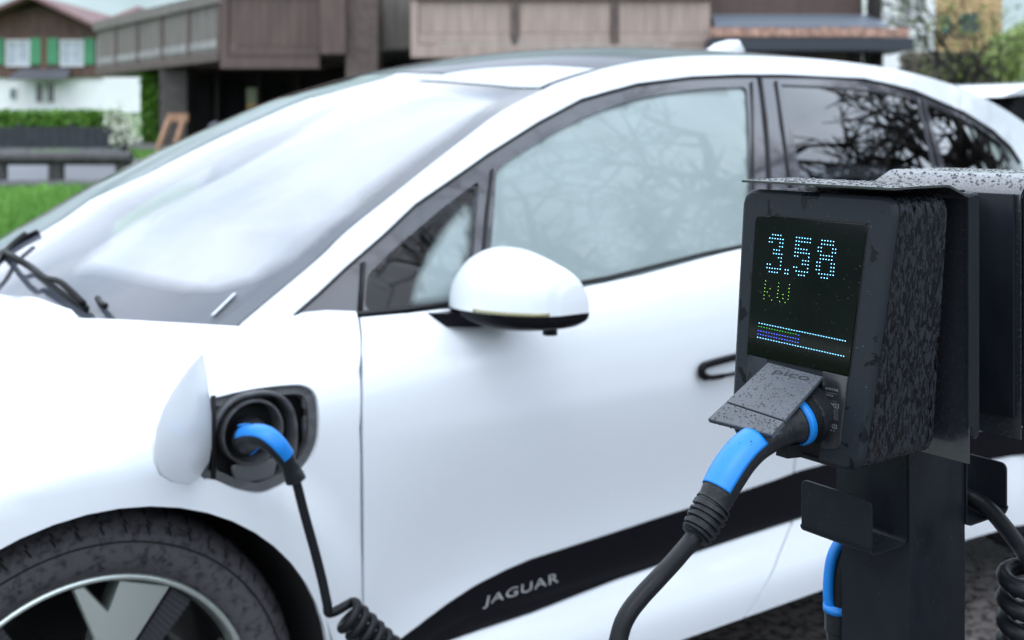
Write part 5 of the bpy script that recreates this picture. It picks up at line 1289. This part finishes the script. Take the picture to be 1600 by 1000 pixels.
# hanging plug: grip with an open blue loop
HP = thing('hanging_connector', 'blue and black charging plug hanging by its cable just behind the post, half hidden', 'plug', at(1318, 930, 1.27))
dH = 1.27
V, F = sweep(smooth_path([at(1330, 836, dH), at(1312, 848, dH), at(1300, 872, dH), at(1295, 905, dH), at(1295, 935, dH), at(1300, 952, dH)], 6), .0062, 12, rad2=.0062); obj('blue_grip', V, F, BLUE, HP)
V, F = sweep(smooth_path([at(1338, 846, dH), at(1325, 870, dH), at(1318, 900, dH), at(1316, 945, dH), at(1312, 960, dH), at(1311, 985, dH)], 6), [.0125] * 31, 20, rad2=.012); obj('connector', V, F, BLKPL, HP)
V, F = sweep([at(1311, 944, dH), at(1311, 954, dH)], .0172, 24); obj('blue_band', V, F, BLUE, HP)
V, F = sweep([at(1311, 952, dH), at(1311, 985, dH), at(1311, 987, dH), at(1311, 1030, dH)], [.0155, .0155, .0135, .012], 20); obj('strain_relief', V, F, GREYPL, HP, split=40)
V, F = sweep([at(1311, 1020, dH), at(1311, 1150, dH), Vector((1.2, .95, .02)), Vector((1.5, 1.1, .01))], .0075, 10); obj('cord', V, F, RUBBER, HP)

# ------------------------------------------------------------------ WATER DROPS
rd = random.Random(12)
def rr2(a=.0004, b=.0016): return a + (b - a) * rd.random()**2.2
sp = []
for _ in range(520):
    s, t = rd.random(), rd.random(); q = lerp(lerp(lq[0], lq[1], s), lerp(lq[3], lq[2], s), t * .99); sp.append((lo_ + lu * q.x + lv * q.y, ln, rr2(.0003, .0011)))
for _ in range(14):
    s = rd.random(); q = lerp(lq[3], lq[2], s); sp.append((lo_ + lu * q.x + lv * q.y - ln * .003 + lv * .0005, -ln, rr2(.001, .002)))
drops('water_drops', sp, DROP, LID)
sp = [(Vector((rd.uniform(.870, .944), rd.uniform(.639, .818), 1.3049)), Vector((0, 0, 1)), rr2(.0006, .0024)) for _ in range(420)]
sp += [(Vector((.869, rd.uniform(.639, .818), 1.3035)), Vector((-1, 0, .3)), rr2(.0005, .0011)) for _ in range(60)]
drops('water_drops', sp, DROP, HOOD)
sp = [(Vector((rd.uniform(1.145, 1.234), rd.uniform(.657, .836), 1.309)), Vector((0, 0, 1)), rr2(.0005, .0022)) for _ in range(300)]
for _ in range(200):
    t = rd.random(); sp.append((Vector((lerp(1.106, 1.135, t), rd.uniform(.657, .836), lerp(1.2957, 1.3077, t))), Vector((-.38, 0, .92)), rr2(.0005, .002)))
drops('water_drops', sp, DROP, H2)
sp = []
for _ in range(170):
    i = rd.randrange(12, len(path1) - 6); a = R(rd.uniform(-60, 200)); d = (path1[i + 1] - path1[i - 1]).normalized(); sd = d.cross(Vector((0, 0, 1))).normalized(); u = sd.cross(d)
    nn = sd * math.cos(a) + u * math.sin(a)
    sp.append((path1[i] + nn * (w1[i] + .0006), nn, rr2(.0002, .0008)))
drops('water_drops', sp, DROP, C1)
sp = []
for _ in range(420):
    q = Vector((rd.uniform(-.09, .09), rd.uniform(.004, .24)));
    if inpoly(q.x, q.y, [(p.x, p.y) for p in inset(outl, .006)]) and not inpoly(q.x, q.y, [(p.x, p.y) for p in rec]):
        s_ = inpoly(q.x, q.y, [(p.x, p.y) for p in scr]); sp.append((fP(q.x, q.y) + fnrm * (.0013 if s_ else 0), fnrm, rr2(.0002, .0006 if s_ else .0009)))
drops('water_drops', sp, DROP, BZ)
sp = [(Vector((rd.uniform(1.002, 1.094), .7145, rd.uniform(.7, 1.05))), Vector((0, -1, 0)), rr2(.0002, .0006)) for _ in range(160)]
sp += [(Vector((1.0, rd.uniform(.716, .797), rd.uniform(.7, .93))), Vector((-1, 0, 0)), rr2(.0002, .0006)) for _ in range(40)]
drops('water_drops', sp, DROP, CP)
sp = [(Vector((.943 - .0005, rd.uniform(.72, .803), rd.uniform(.945, .99))), Vector((-1, 0, 0)), rr2(.0002, .0006)) for _ in range(35)]
drops('water_drops', sp, DROP, CP)
bpy.context.view_layer.update()
